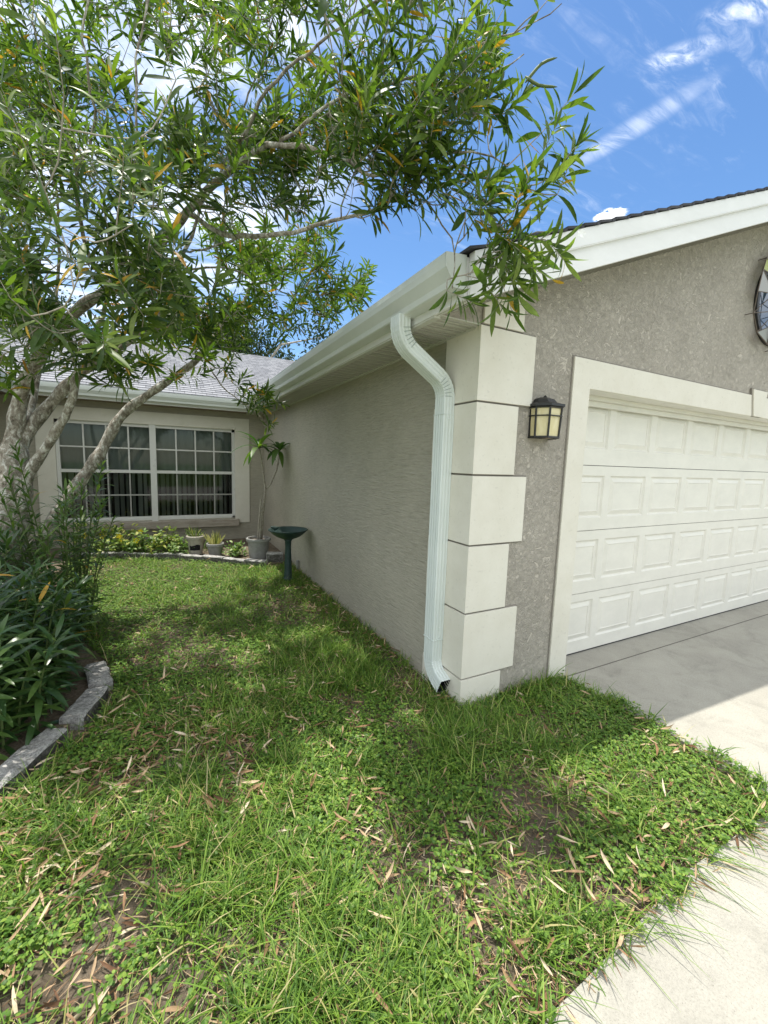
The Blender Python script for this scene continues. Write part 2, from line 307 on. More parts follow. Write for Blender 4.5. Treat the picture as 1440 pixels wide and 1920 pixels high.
def leaves(base, d, n, Ln, Wd, bend, fold=.25, st=6, shape='lance', curl=0.):
    """arrays of leaves: base points, directions, face normals, lengths, half widths, downward bend -> verts, quads"""
    K = len(base); d = nrm(d); n = nrm(n-d*(n*d).sum(1, keepdims=True)); sd = np.cross(d, n)
    s = np.linspace(0, 1, st)
    if shape == 'lance': w = np.maximum(.04, (s**.75)*((1-s)**.72)*2.05)
    elif shape == 'grass': w = np.maximum(.05, (1-s**2.2)*(.75+.25*s))
    else: w = np.maximum(.10, np.sin(np.pi*np.clip(s*.94+.05, 0, 1))**.6)
    V = np.zeros((K, st, 3, 3))
    Ln = np.asarray(Ln)[:, None, None]; Wd = np.asarray(Wd)[:, None, None]; bd = np.asarray(bend)[:, None, None]
    sc = s[None, :, None]
    c = base[:, None, :]+Ln*(d[:, None, :]*(sc-.3*np.abs(bd)*sc**2)-n[:, None, :]*bd*sc**2)
    wv = Wd*w[None, :, None]
    tw = curl*np.asarray(rng.uniform(-1, 1, K))[:, None, None]*sc
    sdv = sd[:, None, :]*np.cos(tw)+n[:, None, :]*np.sin(tw); nv = n[:, None, :]*np.cos(tw)-sd[:, None, :]*np.sin(tw)
    V[:, :, 0] = c-sdv*wv+nv*wv*fold; V[:, :, 1] = c; V[:, :, 2] = c+sdv*wv+nv*wv*fold
    q = []
    for i in range(st-1):
        a = i*3; q += [(a, a+1, a+4, a+3), (a+1, a+2, a+5, a+4)]
    q = np.array(q); Q = (q[None]+(np.arange(K)*st*3)[:, None, None]).reshape(-1, 4)
    return V.reshape(-1, 3), Q, len(q)
def inpoly(P, poly):
    x, y = P[:, 0], P[:, 1]; r = np.zeros(len(P), bool); n = len(poly)
    for i in range(n):
        x0, y0 = poly[i]; x1, y1 = poly[(i+1) % n]
        c = ((y0 > y) != (y1 > y)) & (x < (x1-x0)*(y-y0)/(y1-y0+1e-12)+x0); r ^= c
    return r
def vnoise(P, sc, seed):                 # smooth value noise for scattering
    g = np.random.default_rng(seed).random((64, 64)); p = P*sc+100; i = np.floor(p).astype(int); f = p-i; f = f*f*(3-2*f)
    a = lambda dx, dy: g[(i[:, 0]+dx) % 64, (i[:, 1]+dy) % 64]
    return (a(0, 0)*(1-f[:, 0])+a(1, 0)*f[:, 0])*(1-f[:, 1])+(a(0, 1)*(1-f[:, 0])+a(1, 1)*f[:, 0])*f[:, 1]

# ------------------------------------------------------------------ ground
LY = 6.2                                  # the wall with the window
BED_NEAR = [(-3.3, -1.4), (-2.72, -.35), (-2.45, .30), (-2.26, .63), (-2.10, 1.02), (-2.17, 1.55), (-2.42, 2.2), (-2.75, 3.2), (-2.95, 4.4), (-2.95, 5.2), (-6, 5.2), (-6, -1.4)]
FARLINE = [(-3.1, 5.55), (-2.58, 5.40), (-2.18, 5.28), (-1.79, 5.10), (-1.48, 4.92), (-1.21, 4.70), (-.93, 4.48), (-.66, 4.24), (-.40, 4.03)]
DRV = [(.95, .3), (.97, -.3), (1.0, -.667), (.94, -1.25), (.79, -1.30), (.1, -1.287), (-.49, -1.335), (-.76, -1.35), (-4, -1.45), (-14, -1.6)]
mb = MB(); G = 70
mb.add([(-G, -G, -.022), (G, -G, -.022), (G, G, -.022), (-G, G, -.022)], [(0, 1, 2, 3)])
tag(mb.build('ground', m_soil), kind='structure')
mb = MB()                                 # driveway and front walk, one slab
poly = DRV+[(-14, -9), (14, -9), (14, .3)]
mb.prism(poly, 2, -.14, 0)
tag(mb.build('driveway', m_conc), kind='structure')
m_turf = mat('far_turf', (.10, .17, .04), .95, .1)
setc(m_turf, ramp(m_turf, tex(m_turf, 'noise', 3, detail=10, rough=.8), [(.3, (.06, .11, .025)), (.7, (.15, .22, .06))])); bump(m_turf, tex(m_turf, 'noise', 60, detail=6, rough=.8), .03)
mb = MB()
for a, b in (((14.001, -G), (G, G)), ((-G, -G), (14, -9.001)), ((-G, -9), (-6.001, G)), ((7.2, .301), (14, G))): mb.add([(a[0], a[1], -.014), (b[0], a[1], -.014), (b[0], b[1], -.014), (a[0], b[1], -.014)], [(0, 1, 2, 3)])
tag(mb.build('surrounding_lawn', m_turf), kind='structure')
mb = MB()                                 # raised soil of the planting beds
for pl, z in ((BED_NEAR, .02), ([(-6, 5.6)]+FARLINE+[(-.12, 4.1), (-.002, 4.1), (-.002, LY-.002), (-6, LY-.002)], .03)):
    mb.prism(pl, 2, -.2, z)
tag(mb.build('planting_bed', m_soil), kind='structure')
# control joints in the slab
mb = MB()
for y in (-.035, -2.9):
    mb.box((.99, y-.0035, -.01), (9, y+.0035, .0025))
tag(mb.build('driveway_joint', mat('joint_line', (.13, .12, .105), .9, .2)), kind='structure')

# ------------------------------------------------------------------ house
house = thing('house', 'grey stucco bungalow with white garage door and pale corner blocks', 'house')
SL = .405; Z0 = 2.514                      # rake soffit: z = Z0 + SL x at the front wall
RX, WX = 3.41, 6.82
rz = lambda x: Z0+SL*(x if x <= RX else 2*RX-x)
DX0, DX1, DH = .986, 5.83, 2.13
mb = MB()
mb.prism([(0, -.2), (DX0, -.2), (DX0, DH), (DX1, DH), (DX1, -.2), (WX, -.2), (WX, rz(WX)), (RX, rz(RX)), (-.28, rz(-.28)), (-.28, 2.3955), (0, 2.3955)], 1, 0, .19)
o = mb.build('wall', m_lace, house); o['label'] = 'front gable wall in rough lace stucco'
mb = MB(); mb.box((0, .191, -.2), (.19, LY+.2, 2.42)); o = mb.build('wall', m_comb, house); o['label'] = 'long side wall in brushed stucco'
mb = MB(); mb.box((WX-.19, .191, -.2), (WX, LY+4, 2.42)); mb.build('wall', m_comb, house)
# back wall with an opening for the window, and the left return
WX0, WX1, WZ0, WZ1 = -3.2, -.53, .44, 2.08
mb = MB(); WL = -4.05
mb.box((WX1, LY, -.2), (-.001, LY+.2, 2.42)); mb.box((WL, LY, -.2), (WX0, LY+.2, 2.42)); mb.box((WX0, LY, -.2), (WX1, LY+.2, WZ0)); mb.box((WX0, LY, WZ1), (WX1, LY+.2, 2.42))
o = mb.build('wall', m_comb, house); o['label'] = 'shaded wall around the front window'
mb = MB(); mb.box((WL-.2, 3.2, -.2), (WL-.001, LY+.2, 2.42)); o = mb.build('wall', m_comb, house)
# quoins: alternate wide and narrow, dark grooves behind
hb = .4409; zt = 2.3932
mb = MB(); 
def qrow(m, x1, y1, za, zb, out, mi):      # an L-shaped block wrapped round the corner
    m.prism([(-out, -out), (x1, -out), (x1, 0), (.0, 0), (.0, y1), (-out, y1)], 2, za, zb, mi)
rows = [(zt, zt+.34, .3212)]+[(zt-(k+1)*hb, zt-k*hb, .4333 if k % 2 == 0 else .3212) for k in range(6)]
for k, (za, zb, w) in enumerate(rows):
    ws = .7545-w; za = max(za, -.08); q = MB()
    if k == 0:
        q.prism([(.004, za+.006), (w, za+.006), (w, rz(w)-.004), (.004, rz(.004)-.004)], 1, -.017, -.0005)
        q.prism([(-.002, za-.004), (w+.009, za-.004), (w+.009, rz(w)-.002), (-.002, rz(0)-.002)], 1, -.006, -.0002, 1)
    else:
        qrow(q, w, ws, za+.006, zb-.006, .017, 0); qrow(q, w+.009, ws+.009, za-.003, zb+.003, .006, 1)
    q.build('quoin', [m_trim, m_joint], house, bevel=.002)
# trim round the garage opening, with its keystone
TX = .8084; TZ = 2.326
q = MB()
q.prism([(TX, -.08), (DX0, -.08), (DX0, DH), (DX1, DH), (DX1, -.08), (DX1+.178, -.08), (DX1+.178, TZ), (TX, TZ)], 1, -.016, 0)
for a, b in (((TX-.011, -.005, -.08), (TX+.02, .0, TZ+.010)), ((TX-.011, -.0055, TZ-.02), (DX1+.19, 0, TZ+.011)), ((DX1+.15, -.005, -.08), (DX1+.19, 0, TZ+.005))): q.box(a, b, 1)
q.build('garage_door_trim', [m_trim, m_joint], house, bevel=.002)
q = MB(); q.prism([(3.385, DH), (3.555, DH), (3.612, 2.378), (3.318, 2.378)], 1, -.03, 0); q.prism([(3.375, DH), (3.565, DH), (3.624, 2.388), (3.306, 2.388)], 1, -.0175, -.0002, 1)
q.build('keystone', [m_trim, m_joint], house, bevel=.002)
q = MB()                                   # jamb, head and stop mouldings inside the opening
q.box((DX0-.02, -.004, -.05), (DX0+.003, .24, DH)); q.box((DX1-.003, -.004, -.05), (DX1+.02, .24, DH)); q.box((DX0, -.004, DH-.003), (DX1, .24, DH+.02))
q.box((DX0+.003, .17, 0), (DX0+.03, .196, DH-.004)); q.box((DX0+.003, .13, DH-.035), (DX1, .196, DH-.004)); q.box((DX0+.003, .165, DH-.075), (DX1, .196, DH-.036))
q.build('door_jamb', m_door, house)
# garage door: four sections of eight raised panels
door = bpy.data.objects.new('garage_door', None); COL.objects.link(door); door.parent = house; door.location = (3.4, .2, 0)
secs = [0.012, .533, 1.066, 1.6, 2.14]; xs = [1.054+.58*k for k in range(8)]; X0, X1 = DX0-.01, DX1+.01
for k in range(4):
    z0, z1 = secs[k]+.0025, secs[k+1]-.0025; q = MB((3.4, .2, 0)); y = .2
    pz0, pz1 = z0+.105, z0+.45
    if k == 3: pz0, pz1 = z0+.13, z0+.475
    q.add([(X0, y, z0), (X1, y, z0), (X1, y, pz0), (X0, y, pz0)], [(0, 1, 2, 3)]); q.add([(X0, y, pz1), (X1, y, pz1), (X1, y, z1), (X0, y, z1)], [(0, 1, 2, 3)])
    ed = [X0]+[v for x in xs for v in (x, x+.5)]+[X1]
    for i in range(0, len(ed), 2): q.add([(ed[i], y, pz0), (ed[i+1], y, pz0), (ed[i+1], y, pz1), (ed[i], y, pz1)], [(0, 1, 2, 3)])
    for x in xs:
        rings = []
        for (ins, dy) in ((0, 0), (.012, .013), (.020, .013), (.054, .001), (.058, .0055)):
            rings.append([(x+ins, y+dy, pz0+ins), (x+.5-ins, y+dy, pz0+ins), (x+.5-ins, y+dy, pz1-ins), (x+ins, y+dy, pz1-ins)])
        vs = sum(rings, []); fs = [(r*4+j, r*4+(j+1) % 4, r*4+4+(j+1) % 4, r*4+4+j) for r in range(4) for j in range(4)]+[(16, 17, 18, 19)]
        q.add(vs, fs)
    q.add([(X0, y, z0), (X1, y, z0), (X1, y+.03, z0), (X0, y+.03, z0)], [(0, 1, 2, 3)]); q.add([(X0, y, z1), (X1, y, z1), (X1, y+.03, z1), (X0, y+.03, z1)], [(0, 1, 2, 3)])
    q.build('door_section', m_door, door)
q = MB((3.4, .2, 0)); q.box((X0, .204, .002), (X1, .23, .0145)); q.box((X0, .216, .01), (X1, .235, 2.14)); q.build('rubber_seal', m_rubber, door)
# roof planes with stepped courses
EX = -.34; EZ = Z0+SL*EX+.215; cs = math.hypot(1, SL)
def courses(axis, a0, a1, e0, top, name, m, sgn=1, run=None, clip=None):
    q = MB(); st = .13; n = int((top-e0)/st)
    for k in range(n):
        u0, u1 = e0+k*st, e0+(k+1)*st; za, zb = EZ+SL*(u0-e0)+.014, EZ+SL*(u1-e0)+.002
        b0, b1 = a0, a1
        if clip: b0, b1 = clip(u0, a0, a1)
        if axis == 'x': P = lambda u, z, w: (u, w, z)
        else: P = lambda u, z, w: (w, u, z)
        q.add([P(u0, za, b0), P(u0, za, b1), P(u1, zb, b1), P(u1, zb, b0), P(u0, za-.013, b0), P(u0, za-.013, b1), P(u1, zb-.012, b1), P(u1, zb-.012, b0)], [(0, 1, 2, 3), (0, 1, 5, 4), (0, 3, 7, 4), (4, 5, 6, 7)])
    return q.build(name, m, house)
courses('x', -.315, 10.6, EX-.02, RX, 'roof', m_shing2)['label'] = 'dark shingled slope over the garage'
q = MB(); q.add([(RX, -.315, EZ+SL*(RX-EX)), (RX, 10.6, EZ+SL*(RX-EX)), (2*RX-EX, 10.6, EZ), (2*RX-EX, -.315, EZ)], [(0, 1, 2, 3)]); q.build('roof', m_shing2, house)
BY = LY-.34                                # eave of the main roof
def vclip(u, a0, a1): return a0, EX+(u-BY)+.02
courses('y', -9, 0, BY-.02, 10.45, 'roof', m_shing, clip=vclip)['label'] = 'pale grey shingled roof over the window wall'
q = MB(); q.add([(-9, 10.45, EZ+SL*(10.45-BY)), (6, 10.45, EZ+SL*(10.45-BY)), (6, 15, EZ), (-9, 15, EZ)], [(0, 1, 2, 3)]); q.build('roof', m_shing, house)
# rake boards, eave fascias, soffits
def rake(x0, x1, dz0, dz1, ya, yb, name, m):
    q = MB(); q.prism([(x0, rz(x0)+dz0), (RX, rz(RX)+dz0), (x1, rz(x1)+dz0), (x1, rz(x1)+dz1), (RX, rz(RX)+dz1), (x0, rz(x0)+dz1)], 1, ya, yb); return q.build(name, m, house, bevel=.002)
rake(EX+.02, 2*RX-EX, -.012, .118, -.285, -.262, 'fascia_board', m_white); rake(EX+.02, 2*RX-EX, .112, .214, -.305, -.262, 'fascia_board', m_white)
rake(EX+.02, 2*RX-EX, .1185, .124, -.3075, -.3052, 'drip_edge', m_white)
q = MB()                                  # perforated rake soffit
q.prism([(EX+.02, rz(EX+.02)-.003), (RX, rz(RX)-.003), (2*RX-EX, rz(2*RX-EX)-.003), (2*RX-EX, rz(2*RX-EX)+.005), (RX, rz(RX)+.005), (EX+.02, rz(EX+.02)+.005)], 1, -.262, -.0005)
for k in range(70):
    x = -.25+k*.05
    q.prism([(x, rz(x)-.0065), (x+.014, rz(x+.014)-.0065), (x+.014, rz(x+.014)-.002), (x, rz(x)-.002)], 1, -.24, -.03, 1)
q.build('soffit', [m_soff, mat('soffit_slot', (.30, .29, .25), .8, .2)], house)
q = MB()                                  # eave soffit along the side wall, grooved panels across it
q.box((EX+.02, .0005, 2.39), (-.0005, LY, 2.398)); k = 0
while k*.1 < LY-.1:
    y = .02+k*.1; q.box((EX+.03, y, 2.382), (-.004, y+.010, 2.391), 1); q.box((EX+.03, y+.05, 2.386), (-.004, y+.058, 2.391), 1); k += 1
q.box((EX+.004, -.0, 2.372), (EX+.045, BY, 2.3895)); q.box((-.02, .03, 2.372), (-.0005, LY-.001, 2.3895))
q.build('soffit', [m_soff, mat('soffit_groove', (.40, .39, .34), .7, .2)], house)
q = MB(); q.box((WL, BY+.001, 2.39), (EX+.02, LY-.0005, 2.398))
k = 0
while WL+k*.1 < EX: q.box((WL+k*.1, BY+.01, 2.3845), (WL+k*.1+.008, LY-.004, 2.391)); k += 1
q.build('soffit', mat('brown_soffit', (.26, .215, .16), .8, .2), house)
q = MB(); q.box((EX, -.262, 2.385), (EX+.02, BY, EZ-.01)); q.box((WL, BY, 2.385), (EX, BY+.02, EZ-.01)); q.build('fascia_board', m_white, house)
# K-style gutter, mitred in the inner corner, left run too
GP = [(0, 0), (-.072, 0), (-.080, .006), (-.086, .035), (-.118, .085), (-.122, .118), (-.122, .150), (-.110, .152), (-.110, .128), (-.1075, .09), (-.0765, .04), (-.07, .012), (-.006, .012), (-.006, .163), (0, .163)]
GZ = EZ-.167
q = MB(); n = len(GP)
LGX = WL+.42
path = [lambda p: (EX+p[0], -.262, GZ+p[1]), lambda p: (EX+p[0], BY+p[0], GZ+p[1]), lambda p: (LGX-p[0], BY+p[0], GZ+p[1]), lambda p: (LGX-p[0], 3.6, GZ+p[1])]
vs = [f(p) for f in path for p in GP]
fs = [(s*n+i, s*n+(i+1) % n, s*n+n+(i+1) % n, s*n+n+i) for s in range(3) for i in range(n)]
q.add(vs, fs); q.prism([(EX+a, GZ+b) for a, b in GP[:8]]+[(EX, GZ+.162)], 1, -.268, -.2605)
q.build('gutter', m_gut, house)
# left wing seen past the trunk
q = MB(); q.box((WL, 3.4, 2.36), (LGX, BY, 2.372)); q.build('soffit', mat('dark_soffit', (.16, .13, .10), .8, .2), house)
q = MB(); q.box((LGX-.02, 3.4, 2.372), (LGX, BY, EZ)); q.build('fascia_board', m_white, house)
q = MB(); q.add([(LGX+.02, 3.35, EZ+.004), (LGX+.02, BY+.4, EZ+.004), (-9, BY+.4, EZ+.004+SL*(9+LGX)), (-9, 3.35, EZ+.004+SL*(9+LGX))], [(0, 1, 2, 3)]); q.build('roof', m_shing, house)

# downspout: corrugated, with offset elbows at the top and a kick-out at the foot
def profile(w, d, ribs=4):                # rectangle w x d with small ribs, centred
    P = []
    def side(a, b, nrmv, k):
        L_ = math.hypot(b[0]-a[0], b[1]-a[1]); r = .006
        for i in range(k*4+1):
            s = r/L_+(1-2*r/L_)*i/(k*4); e = .0026 if (i % 4 in (1, 2)) else 0
            P.append((a[0]+(b[0]-a[0])*s-nrmv[0]*e, a[1]+(b[1]-a[1])*s-nrmv[1]*e))
    h, g = w/2, d/2
    side((-h, -g), (h, -g), (0, -1), ribs); side((h, -g), (h, g), (1, 0), ribs-1); side((h, g), (-h, g), (0, 1), ribs); side((-h, g), (-h, -g), (-1, 0), ribs-1)
    return P
PR = profile(.112, .082); DY = .255; DXC = -.056
def sweep(q, stations, prof, mi=0, cap=True):   # stations: (centre, axis_a, axis_b, scale)
    vs = []; n = len(prof)
    for c, a, b, k in stations:
        c, a, b = np.array(c), np.array(a), np.array(b)
        vs += [c+k*(a*p[0]+b*p[1]) for p in prof]
    fs = [(i*n+j, i*n+(j+1) % n, i*n+n+(j+1) % n, i*n+n+j) for i in range(len(stations)-1) for j in range(n)]
    q.add(vs, fs, mi)
def elbow_xz(c0, ang0, ang1, rad, steps, crimps=True):
    """path in the XZ plane, angle measured from straight down towards +x; returns stations and the end"""
    out = []; x, z = c0; 
    for i in range(steps+1):
        a = ang0+(ang1-ang0)*i/steps
        if i: x += ds*math.sin(am); z -= ds*math.cos(am)
        out.append(((x, z), a)); ds = rad*abs(ang1-ang0)/steps; am = a+(ang1-ang0)/steps/2
    return out, (x, z)
dsp = bpy.data.objects.new('downspout', None); COL.objects.link(dsp); dsp.parent = house; dsp.location = (DXC, DY, 0)
OR = (DXC, DY, 0); q = MB(OR)
p1, e1 = elbow_xz((-.405, 2.385), 0, R(58), .16, 14); 
gap = (DXC+.405); 
# second bend mirrors the first, so solve the straight run between them
dx1 = e1[0]+.405; dz1 = 2.385-e1[1]; run = (gap-2*dx1)/math.sin(R(58))
st = [((-.405, DY, GZ+.01), 0, 1.0)]
for (x, z), a in p1: st.append(((x, DY, z), a, 1))
x, z = e1[0]+run*math.sin(R(58)), e1[1]-run*math.cos(R(58))
p2, e2 = elbow_xz((x, z), R(58), 0, .16, 14)
for (x, z), a in p2: st.append(((x, DY, z), a, 1))
zend = e2[1]; st.append(((DXC, DY, zend-.13), 0, 1.0))
stt = []; 
for i, (c, a, k) in enumerate(st):
    bendy = (1 < i < 15) or (16 < i < 30)
    stt.append((c, (0, 1, 0), (math.cos(a), 0, math.sin(a)), k*(1-.035*(i % 2) if bendy else 1.0)))
sweep(q, stt, PR); el = q.build('elbow', m_spout, dsp)
q = MB(OR)
q = None
for i, (c, a, k) in enumerate(st):         # thin dark strips on the bends, crease shade of the crimps as colour
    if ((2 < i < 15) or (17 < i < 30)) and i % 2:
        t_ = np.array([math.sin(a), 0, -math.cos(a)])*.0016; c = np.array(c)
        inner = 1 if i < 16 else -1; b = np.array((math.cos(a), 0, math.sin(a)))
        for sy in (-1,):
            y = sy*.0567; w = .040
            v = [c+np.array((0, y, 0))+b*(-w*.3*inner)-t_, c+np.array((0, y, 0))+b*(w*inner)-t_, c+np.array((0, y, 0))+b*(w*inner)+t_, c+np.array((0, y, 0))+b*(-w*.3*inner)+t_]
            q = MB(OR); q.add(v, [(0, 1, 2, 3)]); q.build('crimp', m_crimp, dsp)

q = MB(OR); sweep(q, [((DXC, DY, zend-.10), (0, 1, 0), (1, 0, 0), 1.035), ((DXC, DY, .38), (0, 1, 0), (1, 0, 0), 1.035)], PR); 
for z in (zend-.10, .38): q.box((DXC-.045, DY-.06, z-.0015), (DXC+.04, DY+.06, z+.0015))
for (y, z) in ((DY-.059, zend-.13), (DY-.059, .46), (DY-.059, .40)):
    q.lathe([(.006, -.003), (.006, .003)], (DXC, y, z), 8)
q.build('pipe', m_spout, dsp)
q = MB(OR)                                 # kick-out elbow, turning to -y
st = [((DXC, DY, .40), 0)]; y, z, a = DY, .245, 0.; n = 13; tot = R(66); rad = .135
st.append(((DXC, y, z), 0))
for i in range(1, n+1):
    am = tot*(i-.5)/n; dsx = rad*tot/n; y -= dsx*math.sin(am); z -= dsx*math.cos(am); st.append(((DXC, y, z), tot*i/n))
y -= .07*math.sin(tot); z -= .07*math.cos(tot); st.append(((DXC, y, z), tot))
SS = [(c, (0, math.cos(a), -math.sin(a)), (1, 0, 0), 1-.035*(i % 2) if 1 < i < len(st)-2 else 1.) for i, (c, a) in enumerate(st)]
sweep(q, SS, PR)
c, A, B, k = SS[-1]; sweep(q, [(np.array(c)+0*np.array(A), A, B, .985), (np.array(SS[-4][0]), SS[-4][1], B, .9)], PR, 1)
vs = [np.array(SS[-4][0])+.9*(np.array(SS[-4][1])*p[0]+np.array(B)*p[1]) for p in PR]; q.add(vs, [tuple(range(len(PR)))], 1)
q.build('elbow', [m_spout, m_dark], dsp)
for o in (el,):
    pass

# window: trim, frame, muntins, panes, blinds
win = bpy.data.objects.new('window', None); COL.objects.link(win); win.parent = house; win.location = (-1.86, LY, .44)
OW = (-1.86, LY, .44)
q = MB(); q.box((WX1, LY-.02, .345), (-.268, 0+LY-.0005, 2.29)); q.box((WX0-.24, LY-.02, .345), (WX0, LY-.0005, 2.29)); q.box((WX0, LY-.0205, WZ1), (WX1, LY-.0005, 2.29))
q.build('window_surround', m_trim, house, bevel=.003)
q = MB(OW); q.box((WX0-.06, LY-.09, .29), (WX1+.06, LY+.06, .42)); q.build('sill', m_sill, win, bevel=.006)
q = MB(OW); fy0, fy1 = LY+.015, LY+.075; WZB = .4215
q.box((WX0, fy0, WZB), (WX0+.05, fy1, WZ1)); q.box((WX1-.05, fy0, WZB), (WX1, fy1, WZ1)); q.box((WX0, fy0, WZ1-.05), (WX1, fy1, WZ1)); q.box((WX0, fy0, WZB), (WX1, fy1, .475))
q.box((-1.91, fy0-.03, WZB), (-1.815, fy1, WZ1))
for a, b in ((WX0+.05, -1.91), (-1.815, WX1-.05)):
    q.box((a, fy0-.008, 1.255), (b, fy1-.02, 1.305))
    q.box((a, fy0+.018, .475), (b, fy1-.01, .505)); 
q.build('window_frame', m_frame, win)
m_munt = mat('muntin_grey', (.36, .36, .33), .6, .3)
for a, b in ((WX0+.05, -1.91), (-1.815, WX1-.05)):
    q = MB(OW)
    for z0, z1, mi in ((.505, 1.255, 1), (1.305, WZ1-.05, 0)):
        for i in range(1, 4):
            x = a+(b-a)*i/4; q.box((x-.011, fy0+.012, z0), (x+.011, fy0+.03, z1), mi)
        z = (z0+z1)/2; q.box((a, fy0+.010, z-.011), (b, fy0+.028, z+.011), mi)
    q.build('muntin', [m_frame, m_munt], win)
    for z0, z1 in ((.505, 1.255), (1.305, WZ1-.05)):
        q = MB(OW); q.add([(a, fy0+.034, z0), (b, fy0+.034, z0), (b, fy0+.034, z1), (a, fy0+.034, z1)], [(0, 1, 2, 3)]); q.build('pane', m_glass, win)
q = MB(OW); x = WX0+.03; k = 0
while x < WX1-.03:
    w = .05+.015*math.sin(k*1.7); s_ = .02*math.sin(k*.9)
    q.add([(x, LY+.16, .40), (x+w, LY+.16+.03+s_, .40), (x+w, LY+.16+.03+s_, 2.06), (x, LY+.16, 2.06)], [(0, 1, 2, 3)]); x += .088; k += 1
q.build('blind', m_blind, win)
q = MB(OW); x = WX0+.02; vs = []; n = 120
for i in range(n+1):
    xx = WX0+.03+(WX1-WX0-.06)*i/n; vs += [(xx, LY+.12+.008*math.sin(i*.9), 1.29), (xx, LY+.12+.008*math.sin(i*.9), 2.06)]
q.add(vs, [(2*i, 2*i+2, 2*i+3, 2*i+1) for i in range(n)]); q.build('sky_reflection_sheet', m_refl_sheet, win)  # grey sheet added to stand for sky reflected in the upper panes
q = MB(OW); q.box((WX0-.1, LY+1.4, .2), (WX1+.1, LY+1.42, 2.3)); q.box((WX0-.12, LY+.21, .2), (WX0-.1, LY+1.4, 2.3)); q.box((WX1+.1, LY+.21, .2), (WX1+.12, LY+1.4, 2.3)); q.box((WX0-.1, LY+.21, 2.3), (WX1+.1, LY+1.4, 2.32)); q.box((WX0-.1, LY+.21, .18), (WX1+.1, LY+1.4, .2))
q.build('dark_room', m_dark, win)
# round gable window at the right edge
q = MB((3.53, 0, 3.18)); nn = 40; rr = .33
ring = lambda r, y: [(3.53+r*math.cos(2*math.pi*i/nn), y, 3.18+r*math.sin(2*math.pi*i/nn)) for i in range(nn)]
vs = ring(rr+.04, -.0005)+ring(rr+.04, -.03)+ring(rr, -.03)+ring(rr, -.008); fs = [(s*nn+i, s*nn+(i+1) % nn, s*nn+nn+(i+1) % nn, s*nn+nn+i) for s in range(3) for i in range(nn)]
q.add(vs, fs, 0); q.add(ring(rr, -.008), [tuple(range(nn))], 1)
q.build('round_window', [m_black, m_mirror], house, loc=(3.53, 0, 3.18))

# ------------------------------------------------------------------ wall lantern
LX, LZ0, LZ1 = .535, 1.765, 1.955
lan = thing('wall_lantern', 'black half-hexagonal wall lantern with amber glass beside the garage door', 'lantern', (LX, 0, LZ0))
OL = (LX, 0, LZ0)
def hexpts(w, dep, z, f=.52): return [(LX-w, 0-.001, z), (LX-w*1.0, -dep*.45, z), (LX-w*f, -dep, z), (LX+w*f, -dep, z), (LX+w*1.0, -dep*.45, z), (LX+w, -.001, z)]
lo = hexpts(.094, .118, LZ0); hi = hexpts(.102, .126, LZ1)
q = MB(OL); q.box((LX-.098, -.012, LZ0-.005), (LX+.098, -.0005, LZ1+.012))
for a, b in zip(lo[1:5], hi[1:5]): q.tube([a, b], .0068, 6)
for z, sc, r in ((LZ0, 0, .0085), (LZ0+.135, .71, .0045), (LZ1, 1, .0085)):
    P = [tuple(np.array(a)*(1-sc)+np.array(b)*sc) for a, b in zip(lo, hi)]
    if r < .005: P = [(LX+(p[0]-LX)*1.03, p[1]*1.04, p[2]) for p in P]
    q.tube(P, r, 6)
q.build('frame', m_black, lan)
q = MB(OL); ins = lambda P: [(LX+(p[0]-LX)*.965, p[1]*.96, p[2]) for p in P]
a, b = ins(lo), ins(hi); q.add(a+b, [(i, i+1, i+7, i+6) for i in range(5)]); q.build('glass', m_amber, lan)
q = MB(OL)
c0 = hexpts(.116, .142, LZ1+.004); c1 = hexpts(.116, .142, LZ1+.020); c2 = hexpts(.076, .094, LZ1+.034); c3 = hexpts(.066, .078, LZ1+.055); c4 = hexpts(.034, .045, LZ1+.068)
vs = c0+c1+c2+c3+c4; fs = [(s*6+i, s*6+(i+1) % 6, s*6+6+(i+1) % 6, s*6+6+i) for s in range(4) for i in range(6)]+[tuple(range(6)), tuple(range(24, 30))]
q.add(vs, fs); q.lathe([(.009, 0), (.011, .008), (.004, .016)], (LX, -.03, LZ1+.066), 10); q.build('cap', m_black, lan)
q = MB(OL); P = hexpts(.084, .104, LZ0-.001); q.add(P, [tuple(range(6))], 0); q.build('diffuser', mat('opal_diffuser', (.62, .50, .38), .5, .3), lan)
q = MB(OL); P = [hexpts(.100, .124, LZ0-.004), hexpts(.086, .106, LZ0-.004), hexpts(.086, .106, LZ0+.004), hexpts(.100, .124, LZ0+.004)]
q.add(sum(P, []), [(s*6+i, s*6+i+1, ((s+1) % 4)*6+i+1, ((s+1) % 4)*6+i) for s in range(4) for i in range(5)]); q.build('base_ring', m_black, lan)

# ------------------------------------------------------------------ wire wall art in front of the round window
art = thing('wall_sculpture', 'triangulated wire wall sculpture with coloured metal facets over round gable window', 'wall art', (3.41, -.05, 3.18))
OA = (3.41, -.05, 3.18); q = MB(OA); ra = random.Random(5)
outer = [(3.41+(.39+.05*ra.random())*math.cos(a), -.06-.03*ra.random(), 3.18+(.40+.05*ra.random())*math.sin(a)) for a in [2*math.pi*i/14 for i in range(14)]]
inner = [(3.41+.22*math.cos(a), -.12-.04*ra.random(), 3.18+.22*math.sin(a)) for a in [2*math.pi*(i+.5)/9 for i in range(9)]]
for i in range(14): q.tube([outer[i], outer[(i+1) % 14]], .005, 5)
for i in range(9):
    q.tube([inner[i], inner[(i+1) % 9]], .004, 5)
    for d in (-1, 0, 1):
        j = round((i+.5)/9*14+d) % 14; q.tube([inner[i], outer[j]], .004, 5)
    q.tube([inner[i], (3.41, -.17, 3.18)], .004, 5)
